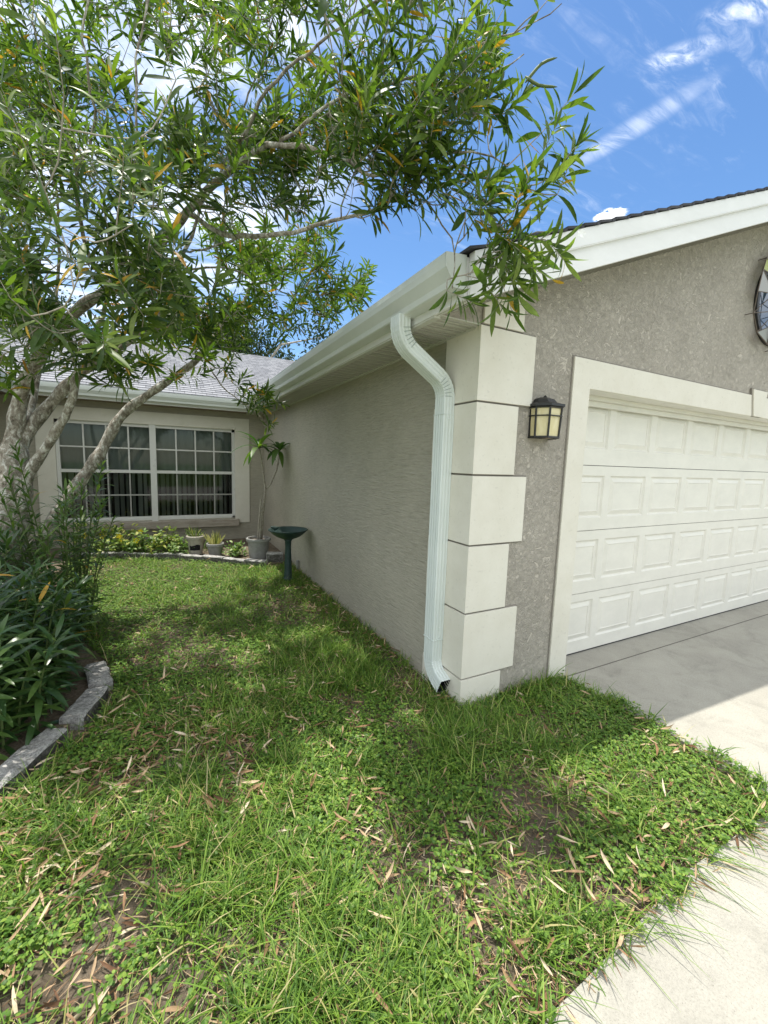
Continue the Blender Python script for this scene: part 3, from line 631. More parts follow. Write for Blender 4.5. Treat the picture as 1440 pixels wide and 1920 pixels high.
for i in (1, 5, 8, 11): q.tube([outer[i], (outer[i][0], -.001, outer[i][2])], .004, 5)
q.build('wire_frame', m_artm, art)
for (i, d, m) in ((2, 0, m_arts), (3, 0, m_artg), (4, -1, m_arts), (0, 1, m_artg), (6, -1, m_arts)):
    j = round((i+.5)/9*14) % 14; q = MB(OA); p = [np.array(inner[i]), np.array(outer[(j+d) % 14]), np.array(outer[(j+d+1) % 14])]
    q.add([*p, *[x+np.array((0, .003, 0)) for x in p]], [(0, 1, 2), (3, 5, 4), (0, 1, 4, 3), (1, 2, 5, 4), (2, 0, 3, 5)]); q.build('facet', m, art)

# ------------------------------------------------------------------ bird bath
bx, by = -.295, 3.23
bb = thing('bird_bath', 'dark green pedestal bird bath standing on the lawn by the side wall', 'bird bath', (bx, by, -.05)); OB = (bx, by, -.05)
q = MB(OB); q.lathe([(.075, -.02), (.078, .03), (.066, .045), (.066, .06), (.072, .075), (.06, .09), (.056, .10), (.05, .12), (.038, .50), (.042, .57), (.06, .60)], (bx, by, -.05), 20); q.build('pedestal', m_bath, bb, smooth=True)
q = MB(OB); q.lathe([(.05, 0), (.085, .012), (.145, .035), (.20, .075), (.236, .112), (.252, .122), (.250, .130), (.232, .124), (.19, .095), (.12, .062), (.0, .055)], (bx, by, .545), 32, wob=.008); q.build('bowl', m_bath, bb, smooth=True)
q = MB(OB)                                 # the little ornamental bird on the rim
hx, hy, hz = bx-.165, by+.02, .668
for r, z in (((.001, .001),) if False else ()): pass
prof = [(-.06, .004), (-.045, .013), (-.02, .024), (.005, .026), (.022, .02), (.032, .017), (.043, .018), (.052, .012), (.058, .005), (.07, .001)]
pts = [(hx-s*.9, hy, hz+.022+(.4*max(0, s) + .35*max(0, -s-.02))) for s, r in prof]; q.tube(pts, [r for s, r in prof], 10); q.box((hx-.006, hy-.004, hz-.012), (hx+.004, hy+.004, hz+.01)); q.build('bird_ornament', m_bath, bb, smooth=True)

# ------------------------------------------------------------------ pots and their plants
def pot(c, r0, r1, h, m, name, label, rim=.02, band=None):
    o = thing(name, label, 'plant pot', c)
    q = MB(c); q.lathe([(r0, 0), (r1-.004, h-.05), (r1+rim*.5, h-.048), (r1+rim, h-.04), (r1+rim, h-.008), (r1+rim*.6, h), (r1-.01, h), (r1-.014, h-.04), (.001, h-.045)], c, 30); q.build('shell', m, o, smooth=False)
    q = MB(c); q.lathe([(r1-.016, h-.040), (.001, h-.034)], c, 20); q.build('soil', m_soil, o)
    if band:
        q = MB(c); q.lathe([(r0+(r1-r0)*.25+.002, h*.25), (r0+(r1-r0)*.55+.003, h*.52)], c, 30); V = q.v; keep = []
        for i in range(30):
            a = 2*math.pi*i/30
            if 3.75 < a < 5.05: keep.append(i)
        q2 = MB(c); n = 30
        for i in keep:
            j = (i+1) % n; z = .012*math.sin(i*.9)+.008*random.random(); P = [V[i], V[j], V[n+j], V[n+i]]; P = [(x+c[0], y_+c[1], z_+c[2]+(z if k > 1 else 0)) for k, (x, y_, z_) in enumerate(P)]; q2.add(P, [(0, 1, 2, 3)])
        q2.build('dark_patch', m_dark, o)
    return o
P1 = (-.44, 4.43, .03); pot(P1, .135, .165, .33, m_pot, 'plant_pot', 'large grey plastic pot holding the tall bare-stemmed plant')
P2 = (-1.29, 5.0, .05); pot(P2, .095, .125, .29, m_pot2, 'plant_pot', 'pale clay pot with a dark worn patch below the window', .014, True)
P3 = (-1.02, 4.86, .03); pot(P3, .09, .12, .20, m_pot, 'plant_pot', 'small grey pot of yellow-striped leaves', .012)
def plantmesh(name, base, d, n, Ln, Wd, bend, m, parent, **k):
    V, Q, per = leaves(np.array(base, float), np.array(d, float), np.array(n, float), np.array(Ln), np.array(Wd), np.array(bend), **k)
    o = npmesh(name, V-np.array(parent.location), Q, np.zeros(len(Q)), m, parent); return o
# tall plant in the grey pot
T1 = thing('potted_tree', 'tall two-stemmed plant with drooping leaf tufts in grey pot by wall', 'plant', (P1[0], P1[1], .30)); OT = np.array(T1.location)
q = MB(OT); s0 = np.array((-.40, 4.43, .30))
fork = np.array((-.33, 4.46, 1.10)); tL = np.array((-.43, 4.44, 1.74)); tR = np.array((-.12, 4.45, 1.72))
q.tube([s0, (-.375, 4.44, .7), fork, (-.36, 4.45, 1.35), (-.40, 4.44, 1.6), tL], [.021, .019, .016, .013, .013, .015], 8)
q.tube([fork, (-.25, 4.46, 1.18), (-.165, 4.455, 1.38), (-.13, 4.45, 1.56), tR], [.013, .012, .012, .013, .014], 8)
q.build('stem', m_twig, T1, smooth=True)
q = MB(OT); q.tube([(-.46, 4.42, .30), (-.405, 4.42, .95)], .013, 7); q.tube([(-.43, 4.41, .30), (-.385, 4.425, .86)], .011, 7); q.build('stake', m_stem if False else m_twig, T1)
ba, dd, nn_, ln, wd, bn = [], [], [], [], [], []
for tip, cnt, up in ((tL, 13, .05), (tR, 13, .35)):
    for i in range(cnt):
        a = i*2.4; el_ = random.uniform(-.5, .55)+up if i < 9 else random.uniform(.9, 1.3); d = np.array((math.cos(a)*math.cos(el_), math.sin(a)*math.cos(el_), math.sin(el_)))
        if tip is tR: d[0] = d[0]*.6-.1 if d[0] > 0 else d[0]
        ba.append(tip-np.array((0, 0, .04*random.random()))); dd.append(d); nn_.append((-d[0]*.3, -d[1]*.3, 1)); ln.append(random.uniform(.32, .52)); wd.append(random.uniform(.042, .058)); bn.append(random.uniform(.45, .95))
m_fr = leafmat('broad_leaf', [(0, (.035, .085, .022)), (.7, (.06, .13, .03)), (1, (.13, .20, .04))], .35, .4, .4)
plantmesh('foliage', ba, dd, nn_, ln, wd, bn, m_fr, T1, st=8)
# sansevieria-like striped tuft and a sparse tuft
def tuft(name, label, c, cnt, L0, L1, w, spread, m, bend=.1, cat='plant'):
    o = thing(name, label, cat, c); b, d, n, l, ww, be = [], [], [], [], [], []
    for i in range(cnt):
        a = random.uniform(0, 6.28); s = random.uniform(0, spread); v = np.array((math.cos(a)*s, math.sin(a)*s, 1)); b.append(np.array(c)+np.array((math.cos(a), math.sin(a), 0))*random.uniform(0, .06)); d.append(v); n.append((-v[1]+.2, v[0], .4)); l.append(random.uniform(L0, L1)); ww.append(w*random.uniform(.7, 1.2)); be.append(bend*random.uniform(-1, 1))
    plantmesh('foliage', b, d, n, l, ww, be, m, o); return o
m_sans = leafmat('striped_leaf', [(0, (.12, .19, .05)), (.35, (.55, .52, .18)), (1, (.72, .68, .34))], .2, .45, .3)
tuft('snake_plant', 'upright yellow-edged leaves growing from the small grey pot', (P3[0], P3[1], P3[2]+.165), 34, .14, .27, .016, .75, m_sans)
tuft('spider_plant', 'sparse pale spiky tuft in the clay pot', (P2[0], P2[1], P2[2]+.25), 30, .10, .24, .009, 1.1, m_crot, .5)
tuft('agave_shoot', 'thin arching shoots between clay pot and striped plant', (-1.16, 5.15, .03), 16, .2, .45, .008, .8, m_bush, .6)
def bush(name, label, c, rad, h, cnt, lf, m, flowers=0, wide=.45):
    o = thing(name, label, 'shrub', c); c = np.array(c)
    q = MB(c); tips = []
    for i in range(int(cnt/9)):
        a = random.uniform(0, 6.28); r = rad*math.sqrt(random.random()); z = h*(1-.55*(r/rad)**2)*random.uniform(.35, 1.0); tips.append(c+np.array((math.cos(a)*r, math.sin(a)*r*.8, z)))
    for t_ in tips: q.tube([c+np.array((random.uniform(-.05, .05), random.uniform(-.05, .05), -.03)), c+(t_-c)*np.array((.45, .45, .6)), t_], [.006, .004, .002], 5)
    q.build('stem', m_stem, o)
    b, d, n, l, w, be = [], [], [], [], [], []
    for t_ in tips:
        for k in range(9):
            v = np.array((random.gauss(0, 1), random.gauss(0, 1), random.gauss(.25, .5))); b.append(t_+np.array((random.gauss(0, .02), random.gauss(0, .02), random.gauss(-.02, .03)))); d.append(v); n.append((random.gauss(0, .35), random.gauss(0, .35)-.15, 1)); l.append(lf*random.uniform(.6, 1.25)); w.append(l[-1]*wide*.5); be.append(random.uniform(-.1, .4))
    plantmesh('foliage', b, d, n, l, w, be, m, o, st=5, shape='oval')
    for k in range(flowers):
        t_ = tips[(k*7) % len(tips)]+np.array((0, -.03, .05)); q = MB(c)
        for j in range(5):
            a = 2*math.pi*j/5; e = np.array((math.cos(a), -.4*abs(math.sin(a)), math.sin(a))); sdd = np.array((-math.sin(a), 0, math.cos(a)))
            q.add([t_, t_+e*.028-sdd*.016, t_+e*.045, t_+e*.028+sdd*.016], [(0, 1, 2, 3)])
        q.build('flower', m_petal, o)
    return o
bush('variegated_shrub', 'yellow-flecked low shrub with yellow flowers left of the bed', (-2.34, 5.42, .03), .36, .52, 420, .075, m_crot, 3)
bush('variegated_shrub', 'tallest yellow-topped shrub under left half of the window', (-2.70, 5.55, .03), .30, .60, 260, .07, m_crot, 2)
bush('low_shrub', 'dark rounded shrub with one bright yellow bloom below window', (-2.0, 5.34, .03), .24, .36, 260, .07, m_bush, 1)
bush('low_shrub', 'pale green leafy shrub below the white window mullion', (-1.68, 5.22, .03), .26, .44, 300, .075, m_crot, 0)
bush('low_shrub', 'low spreading green plant left of the clay pot', (-1.48, 5.08, .03), .22, .28, 280, .06, m_bush, 0)
bush('low_shrub', 'low green plant between striped plant and big grey pot', (-.76, 4.72, .03), .18, .24, 240, .06, m_bush, 0)

# ------------------------------------------------------------------ edging blocks
def block(a, b, w, z0, z1, label, group, tilt=0):
    a, b = np.array(a), np.array(b); d = (b-a)/np.linalg.norm(b-a); nrm_ = np.array((-d[1], d[0])); c = (a+b)/2; Lh = np.linalg.norm(b-a)/2-.006
    o_ = (c[0], c[1], z0); q = MB(o_)
    n = 5; vs = []
    for i in range(n+1):
        s = -Lh+2*Lh*i/n
        for (j, z) in ((-1, z0), (-1, z1-.012), (-.82, z1), (.82, z1), (1, z1-.012), (1, z0)):
            p = c+d*(s+random.uniform(-.006, .006))+nrm_*(j*w/2+random.uniform(-.006, .006)); vs.append((p[0], p[1], z+random.uniform(-.005, .005)+tilt*s))
    fs = [(i*6+j, i*6+(j+1) % 6, i*6+6+(j+1) % 6, i*6+6+j) for i in range(n) for j in range(6)]+[tuple(range(5, -1, -1)), tuple(range(n*6, n*6+6))]
    q.add(vs, fs)
    for i in range(n*6): q.mi[i] = 1 if i % 6 in (0, 4, 5) else 0  # sides and underside take the darker concrete
    return tag(q.build('edging_block', [m_stone, m_stone_dark]), label, 'edging block', group)
near = [((-2.80, -.40), (-2.46, .25), 'rough grey edging block nearest the camera at left photo edge'), ((-2.44, .30), (-2.24, .70), 'rough grey edging block with small sunlit spot beside fallen leaves'),
        ((-2.19, .77), (-2.10, 1.08), 'chipped edging block half covered by oleander leaves'), ((-2.09, 1.15), (-2.16, 1.46), 'farthest of the near edging blocks, under the oleander shoots')]
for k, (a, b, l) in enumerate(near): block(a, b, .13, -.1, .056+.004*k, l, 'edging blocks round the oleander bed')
FL = FARLINE
for k in range(len(FL)-1):
    nm = ['behind the oleander shoots', 'left end of the visible bed edge', 'in front of the yellow-flowered shrubs', 'under the pale green shrub', 'left of the clay pot', 'in front of the clay pot', 'in front of the striped plant', 'beside the big grey pot'][k]
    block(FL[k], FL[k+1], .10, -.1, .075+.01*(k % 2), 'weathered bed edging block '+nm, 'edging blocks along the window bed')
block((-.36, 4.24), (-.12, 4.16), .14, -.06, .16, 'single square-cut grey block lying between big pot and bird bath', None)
sp = thing('wall_pipe', 'short grey pipe stub standing against the side wall behind the bird bath', 'pipe', (-.03, 3.72, -.06)); q = MB((-.03, 3.72, -.06)); q.tube([(-.03, 3.72, -.06), (-.03, 3.72, .10)], .018, 10); q.build('pipe', m_pot, sp); q = MB((-.03, 3.72, -.06)); q.lathe([(.023, .10), (.023, .125), (.018, .13)], (-.03, 3.72, 0), 12); q.build('pipe_cap', m_pot, sp)

# ------------------------------------------------------------------ oleander tree
def resample(P, T, step):
    P = np.array(P, float); out = [P[0]]; ra_ = [T[0]]
    # catmull-rom through the control points
    for i in range(len(P)-1):
        p0, p1, p2, p3 = P[max(i-1, 0)], P[i], P[i+1], P[min(i+2, len(P)-1)]; n = max(2, int(np.linalg.norm(p2-p1)/step))
        for k in range(1, n+1):
            t_ = k/n; out.append(.5*((2*p1)+(-p0+p2)*t_+(2*p0-5*p1+4*p2-p3)*t_**2+(-p0+3*p1-3*p2+p3)*t_**3)); ra_.append(T[i]*(1-t_)+T[i+1]*t_)
    return np.array(out), np.array(ra_)
LIMBS = [  # (u, v, depth, radius)
 [(8, 1230, 3.5, .19), (14, 1080, 3.5, .165), (18, 960, 3.5, .15), (26, 870, 3.48, .125), (28, 800, 3.45, .09), (42, 730, 3.4, .075), (80, 660, 3.25, .068), (135, 590, 3.1, .06), (210, 540, 2.95, .052), (290, 465, 2.8, .046), (350, 400, 2.65, .042), (425, 325, 2.45, .036), (520, 277, 2.25, .026), (625, 282, 2.1, .02), (700, 318, 1.98, .015), (790, 294, 1.9, .012), (880, 286, 1.82, .009), (950, 303, 1.78, .006)],
 [(30, 850, 3.5, .085), (70, 790, 3.55, .075), (125, 725, 3.6, .066), (185, 672, 3.65, .06), (250, 632, 3.7, .052), (300, 590, 3.75, .046), (322, 540, 3.75, .04), (345, 470, 3.7, .03), (395, 360, 3.5, .022), (450, 230, 3.3, .016), (500, 80, 3.1, .012), (530, -80, 3.0, .008)],
 [(48, 960, 3.38, .07), (55, 890, 3.36, .062), (95, 830, 3.3, .055), (128, 770, 3.25, .05), (150, 700, 3.2, .042), (180, 640, 3.1, .03), (215, 520, 2.7, .022), (235, 400, 2.4, .017), (255, 250, 2.15, .013), (270, 60, 2.0, .010), (280, -100, 1.9, .007)],
 [(40, 1080, 3.6, .10), (110, 960, 3.85, .085), (185, 852, 4.0, .075), (225, 785, 4.05, .066), (275, 742, 4.1, .06), (330, 705, 4.15, .052), (375, 668, 4.2, .046), (425, 600, 4.3, .036), (470, 545, 4.4, .025), (540, 500, 4.5, .016), (620, 500, 4.6, .009)],
 [(50, 790, 3.6, .045), (72, 700, 3.7, .04), (95, 620, 3.75, .03), (110, 480, 3.5, .022), (100, 330, 3.1, .016), (85, 150, 2.7, .012), (70, -60, 2.5, .007)],
 [(350, 400, 2.65, .03), (440, 443, 2.5, .027), (540, 446, 2.35, .023), (592, 424, 2.28, .02), (640, 408, 2.2, .018), (720, 378, 2.1, .015), (775, 350, 2.0, .013), (850, 312, 1.9, .010), (930, 330, 1.8, .007), (1000, 360, 1.75, .005)],
 [(520, 277, 2.25, .02), (600, 215, 2.15, .017), (700, 170, 2.05, .014), (790, 140, 1.95, .011), (865, 158, 1.85, .009), (930, 128, 1.8, .007), (980, 90, 1.75, .005)],
 [(425, 325, 2.45, .022), (480, 220, 2.3, .019), (560, 110, 2.15, .015), (680, 20, 2.0, .012), (800, -60, 1.9, .008)],
 [(800, 150, 1.95, .010), (900, 85, 1.85, .008), (990, 45, 1.78, .006), (1055, 5, 1.72, .004)],
 [(850, 312, 1.9, .010), (895, 375, 1.85, .008), (930, 430, 1.82, .007), (985, 450, 1.8, .005), (1030, 440, 1.78, .004)],
 [(775, 350, 2.0, .009), (830, 420, 1.9, .008), (845, 480, 1.82, .006), (838, 530, 1.75, .004)],
 [(640, 408, 2.2, .009), (680, 300, 2.1, .008), (740, 260, 2.0, .007), (820, 215, 1.92, .006), (930, 215, 1.85, .005)],
 [(210, 540, 2.95, .03), (160, 440, 2.7, .024), (150, 330, 2.4, .018), (170, 200, 2.1, .014), (160, 40, 1.9, .010), (150, -120, 1.8, .007)],
 [(215, 520, 2.7, .018), (235, 450, 2.4, .013), (180, 480, 2.1, .010), (140, 500, 1.9, .007)],
 [(325, 510, 3.75, .022), (420, 500, 3.9, .018), (520, 540, 4.2, .012), (600, 590, 4.5, .008)],
 [(395, 690, 4.2, .018), (440, 740, 4.3, .012), (480, 770, 4.4, .007), (500, 790, 4.4, .004)],
 [(345, 470, 3.7, .02), (470, 440, 3.9, .016), (560, 470, 4.2, .012), (650, 540, 4.6, .008)],
 [(15, 960, 3.5, .07), (-60, 820, 3.4, .06), (-140, 620, 3.1, .045), (-180, 400, 2.8, .03), (-150, 180, 2.5, .02), (-100, 0, 2.3, .012)],
 [(180, 640, 3.1, .02), (195, 610, 2.6, .014), (190, 600, 2.1, .009)],
]
TREE0 = np.array(at(8, 1230, 3.5)); TREE0[2] = -.06
tree = thing('oleander_tree', 'large multi-stemmed oleander tree with lichened trunk leaning over the lawn', 'tree', tuple(TREE0))
nodes = []; chains = []
for Lb in LIMBS:
    P, rr_ = resample([at(u, v, t_) for u, v, t_, r in Lb], [r for *_, r in Lb], .06)
    jit = rng.normal(0, 1, P.shape); k = np.ones(5)/5
    jit = np.stack([np.convolve(jit[:, c], k, 'same') for c in range(3)], 1)*(.012+.02*(rr_[:, None] < .03)); jit[0] = 0; P = P+jit
    chains.append((P, rr_, 10 if rr_[0] > .03 else 7))
chains = [(P, r*(.68+.32*np.clip((r-.10)/.05, 0, 1)), n) for P, r, n in chains]
chains = [(P, np.where(r < .045, r*(.62+.38*r/.045), r), n) for P, r, n in chains]
NP = np.concatenate([c[0] for c in chains]); NR = np.concatenate([c[1] for c in chains])
ok = (NR < .045); NP = NP[ok]; NR = NR[ok]
# where the leafy shoots end: regions of the crown, each with its own distance from the camera
REG = [  # polygon in the photo, depth range, how many shoots
 ([(-200, -110), (620, -110), (620, 250), (300, 330), (-200, 420)], (2.1, 3.7), 430),
 ([(-150, 300), (330, 300), (420, 480), (350, 620), (200, 690), (-150, 690)], (1.9, 3.3), 270),
 ([(300, 250), (700, 200), (640, 330), (560, 400), (330, 420)], (1.95, 3.2), 165),
 ([(600, -130), (900, -110), (905, 60), (880, 140), (720, 200), (600, 240)], (1.72, 2.5), 78),
 ([(600, 230), (850, 130), (890, 90), (975, 165), (1010, 265), (1025, 350), (900, 395), (800, 390), (640, 400)], (1.68, 2.15), 88),
 ([(640, 385), (800, 380), (770, 420), (640, 425)], (1.9, 2.2), 6),
 ([(860, 380), (1015, 360), (1020, 430), (960, 440), (880, 470)], (1.68, 1.9), 11),
 ([(850, 470), (960, 450), (1000, 440), (1010, 465), (960, 490), (900, 490)], (1.66, 1.85), 5),
 ([(360, 420), (620, 420), (620, 470), (690, 560), (640, 600), (520, 640), (400, 600)], (3.7, 5.0), 175),
 ([(250, 560), (420, 560), (470, 660), (380, 730), (250, 700)], (3.4, 4.3), 70),
 ([(-100, 560), (300, 560), (330, 690), (230, 735), (-100, 735)], (2.6, 3.3), 60),
 ([(420, 720), (510, 740), (520, 800), (440, 800)], (4.1, 4.5), 12),
 ([(640, 520), (690, 510), (700, 560), (650, 600)], (4.4, 5.0), 10),
]
tips = []
for poly, (d0, d1), cnt in REG:
    p = np.array(poly, float); lo_, hi_ = p.min(0), p.max(0); got = 0
    while got < cnt:
        c = rng.uniform(lo_, hi_, (1, 2))
        if inpoly(c, poly)[0]:
            hub = at(c[0, 0], c[0, 1], rng.uniform(d0, d1)); nt_ = int(rng.integers(3, 8)); tips.append(hub); got += 1
            for _ in range(nt_):       # shoots stand in clumps with gaps between them
                p_ = hub+rng.normal(0, .09, 3)*(1 if d0 < 3 else 1.7); u2 = ((p_-CAM)@R_)/((p_-CAM)@F_)*FPX+720; v2 = 960-((p_-CAM)@U_)/((p_-CAM)@F_)*FPX
                if got < cnt and inpoly(np.array([[u2, v2]]), poly)[0]: tips.append(p_); got += 1
tips += [at(u, v, t_) for u, v, t_ in ((838, 545, 1.72), (1030, 455, 1.7), (905, 525, 1.74), (1035, 330, 1.7), (1045, 365, 1.72), (1010, 20, 1.72), (195, 655, 1.75), (150, 510, 1.6), (390, 560, 2.2), (60, 40, 1.5), (120, 180, 1.45), (230, 330, 1.5), (250, 420, 1.6), (60, 300, 1.5), (330, 150, 1.6), (20, 560, 1.6), (300, 560, 2.0), (110, 620, 1.9), (960, 480, 1.7), (930, 500, 1.72), (500, 800, 4.35), (1010, 300, 1.72), (1015, 250, 1.75))]
tips = np.array(tips)
order = np.argsort([np.min(((NP-t_)**2).sum(1)) for t_ in tips])
TW = []; SH = []                         # twigs, leafy shoots
NPl = list(NP); NRl = list(NR); cur = np.array(NPl)
cen = np.array(at(300, 480, 3.0))
for ti in order:
    t_ = tips[ti]; A = np.array(NPl); d2 = np.linalg.norm(A-t_, axis=1); cost = d2+.12*np.linalg.norm(A-cen, axis=1)+(d2 < .10)*.5
    j = int(np.argmin(cost)); a = A[j]; Ld = d2[j]; n = max(4, int(Ld/.05))
    out = nrm((t_-cen)*np.array((1, 1, .4)))
    u_, = [((t_-CAM)@R_)/((t_-CAM)@F_)*FPX+720]; v_ = 960-((t_-CAM)@U_)/((t_-CAM)@F_)*FPX
    low = v_ > 425 and u_ > 800
    enddir = nrm(out*.75+np.array((0, 0, -.75 if low else .75))+rng.normal(0, .28, 3))
    mid = a+(t_-a)*.5-enddir*Ld*.16+rng.normal(0, .035*Ld+.004, 3)
    P, _ = resample([a, mid, t_], [1, 1, 1], .045); r0 = min(NRl[j]*.7, .0025+.0042*Ld+.0012)
    rr_ = np.linspace(max(r0, .0034), .0022, len(P)); TW.append((P, rr_))
    for p, r in list(zip(P, rr_))[1:-2]: NPl.append(p); NRl.append(r*1.15)
    sl_ = rng.uniform(.09, .22); SH.append((t_, enddir, sl_))
SH = SH
mb = MB(TREE0)
for P, rr_, n in chains:
    wob = 1+.10*np.sin(np.arange(len(P))*1.3+rng.uniform(0, 6))*(rr_ > .03); mb.tube(P, rr_*wob, n if rr_[0] < .1 else 16)
mb.build('trunk', m_bark, tree, smooth=True)
mb = MB(TREE0)
for P, rr_ in TW: mb.tube(P, rr_, 5, cap=False)
for t_, e, l in SH: mb.tube([t_, t_+e*l*.5, t_+e*l], [.0018, .0016, .0012], 5, cap=False)
mb.build('twig', m_twig, tree, smooth=True)
B_, D_, N_, L_, W_, E_ = [], [], [], [], [], []
for t_, e, l in SH:
    nw = int(rng.integers(5, 9)); side = nrm(np.cross(e, [.3, .5, .8])); up2 = np.cross(e, side); ph = rng.uniform(0, 6)
    big = rng.uniform(.75, 1.15)
    for w in range(nw):
        f = w/(nw-1); ang = R(85)-f*R(55)+rng.normal(0, .12); ph += 1.05
        for k in range(3):
            if rng.random() < .07: continue
            a = ph+k*2.094+rng.normal(0, .15); rad = side*math.cos(a)+up2*math.sin(a)
            d = e*math.cos(ang)+rad*math.sin(ang); d = d+np.array((0, 0, -.12))
            B_.append(t_+e*l*(f*.95)); D_.append(d); N_.append(e*math.sin(ang)-rad*math.cos(ang)+rng.normal(0, .15, 3)); L_.append(big*rng.uniform(.085, .175)*(1-.25*f)); W_.append(L_[-1]*rng.uniform(.092, .122)); E_.append(rng.uniform(-.08, .42))
B_, D_, N_ = map(np.array, (B_, D_, N_))
yel = rng.random(len(B_)) < .028; pass
V, Q, per = leaves(B_, D_, N_, np.array(L_), np.array(W_), np.array(E_), fold=.22, st=6, curl=.9)
npmesh('crown', V-TREE0, Q, np.repeat(yel.astype(int), per), [m_leaf, m_yel], tree)
for a, b, c in (((985, 155), (1015, 120), (1045, 108)), ((985, 143), (1010, 160), (1045, 163)), ((880, 402), (905, 400), (935, 399))):
    q = MB(TREE0); P, _ = resample([at(*a, 1.72), at(*b, 1.71), at(*c, 1.70)], [1, 1, 1], .02); q.tube(P, np.interp(np.linspace(0, 1, len(P)), [0, .12, .8, 1], [.002, .0065, .0055, .001]), 7); q.build('seed_pod', m_stem, tree, smooth=True)
q = MB(TREE0); fc = at(1090, 438, 1.71)
for j in range(5):
    a = 2*math.pi*j/5; e = R_*math.cos(a)+U_*math.sin(a); s2 = -R_*math.sin(a)+U_*math.cos(a); q.add([fc, fc+e*.012-s2*.009-F_*.004, fc+e*.02-F_*.002, fc+e*.012+s2*.009-F_*.004], [(0, 1, 2, 3)])
q.build('flower', m_wpet, tree)

# ------------------------------------------------------------------ oleander shoots (the leafy clumps in the near bed)
def shoots(name, label, c, specs, lf=(.14, .23), m=m_shrub):
    o = thing(name, label, 'shrub', c); c = np.array(c); q = MB(c); B, D, N_, L_, W_, E = [], [], [], [], [], []
    for (x, y, h, lx, ly) in specs:
        p0 = np.array((x, y, -.02)); p2 = np.array((x+lx, y+ly, h)); p1 = (p0+p2)/2+np.array((-lx*.15, -ly*.15, .05)); P, _ = resample([p0, p1, p2], [1, 1, 1], .05)
        q.tube(P, np.linspace(.0075, .003, len(P)), 6); n = len(P); ph = random.uniform(0, 6); s = .12
        while s < 1:
            i = s*(n-1); i0 = min(int(i), n-2); p = P[i0]+(P[i0+1]-P[i0])*(i-i0); e = nrm(P[i0+1]-P[i0]); sd = nrm(np.cross(e, [.3, .8, .1])); up2 = np.cross(e, sd); ang = R(82)-R(50)*max(0, s-.3)/.7+random.gauss(0, .1); ph += 1.05
            for k in range(3):
                a = ph+k*2.094+random.gauss(0, .15); rad = sd*math.cos(a)+up2*math.sin(a)
                B.append(p); D.append(e*math.cos(ang)+rad*math.sin(ang)); N_.append(e*math.sin(ang)-rad*math.cos(ang)); L_.append(random.uniform(*lf)*(1-.3*max(0, s-.75)/.25)); W_.append(L_[-1]*random.uniform(.085, .11)); E.append(random.uniform(.0, .65))
            s += .046/h
    q.build('stem', m_stem, o); B, D, N2 = map(np.array, (B, D, N_)); V, Q, per = leaves(B, D, N2, np.array(L_), np.array(W_), np.array(E), fold=.2, st=7)
    yl = np.random.default_rng(3).random(len(B)) < .004
    npmesh('foliage', V-c, Q, np.repeat(yl.astype(int), per), [m, m_yel], o); return o
sr = random.Random(21)
def spec(cx, cy, rx, ry, n, h0, h1, lean=.22): 
    out = []
    for i in range(n):
        a = sr.uniform(0, 6.28); r = math.sqrt(sr.random()); dx, dy = math.cos(a)*r, math.sin(a)*r; out.append((cx+dx*rx, cy+dy*ry, sr.uniform(h0, h1)*(1-.35*r*r), dx*lean+sr.gauss(0, .05), dy*lean+sr.gauss(0, .05)))
    return out
shoots('oleander_shrub', 'dense dark oleander shrub behind the near grey edging blocks', (-2.6, 1.15, .02), spec(-2.62, 1.12, .34, .58, 42, .55, 1.02, .22))
shoots('oleander_shrub', 'taller oleander shrub with arching leaves in front of the trunk', (-2.85, 1.95, .02), spec(-2.80, 1.9, .30, .42, 24, .75, 1.12, .15))
shoots('oleander_sprout', 'tall thin oleander sprouts rising right of the trunk before the window', (-2.5, 2.25, .02), spec(-2.47, 2.25, .19, .26, 25, 1.10, 1.75, .22), (.10, .16), leafmat('sprout_leaf', [(0, (.04, .09, .022)), (.6, (.085, .155, .034)), (1, (.15, .22, .055))], .3, .42, .35))

# ------------------------------------------------------------------ trees beyond the roof
def fartree(label, c, rad, h, cnt, seed):
    o = thing('background_tree', label, 'tree', (c[0], c[1], -.06), 'trees beyond the roof'); rg = np.random.default_rng(seed); q = MB((c[0], c[1], -.06))
    q.tube([(c[0], c[1], -.06), (c[0]+.1, c[1], c[2]*.5), (c[0], c[1], c[2])], [.22, .16, .08], 8)
    blobs = np.array(c)+rg.normal(0, 1, (16, 3))*np.array((rad*.5, rad*.5, h*.4))
    for b in blobs: q.tube([(c[0], c[1], c[2]*.7), (np.array(c)+b)/2, b], [.06, .04, .015], 5)
    q.build('trunk', m_bark, o)
    k = rg.integers(0, 16, cnt); P = blobs[k]+nrm(rg.normal(0, 1, (cnt, 3)))*(rad*.42*rg.random((cnt, 1))**.4)
    V, Q, per = leaves(P, rg.normal(0, 1, (cnt, 3)), rg.normal(0, .6, (cnt, 3))+np.array((0, 0, 1)), rg.uniform(.10, .2, cnt), rg.uniform(.03, .05, cnt), rg.uniform(0, .3, cnt), st=4)
    npmesh('crown', V-np.array(o.location), Q, np.zeros(len(Q)), m_far, o)
fartree('dark tree rising behind the pale shingled roof ridge', tuple(at(455, 660, 14.5)), 2.0, 1.3, 7000, 3)
fartree('treetop just showing above the long gutter line', tuple(at(715, 640, 16)), 1.1, .9, 3000, 4)
fartree('tree far left showing through the oleander crown', tuple(at(60, 560, 15)), 2.2, 2.0, 6000, 5)

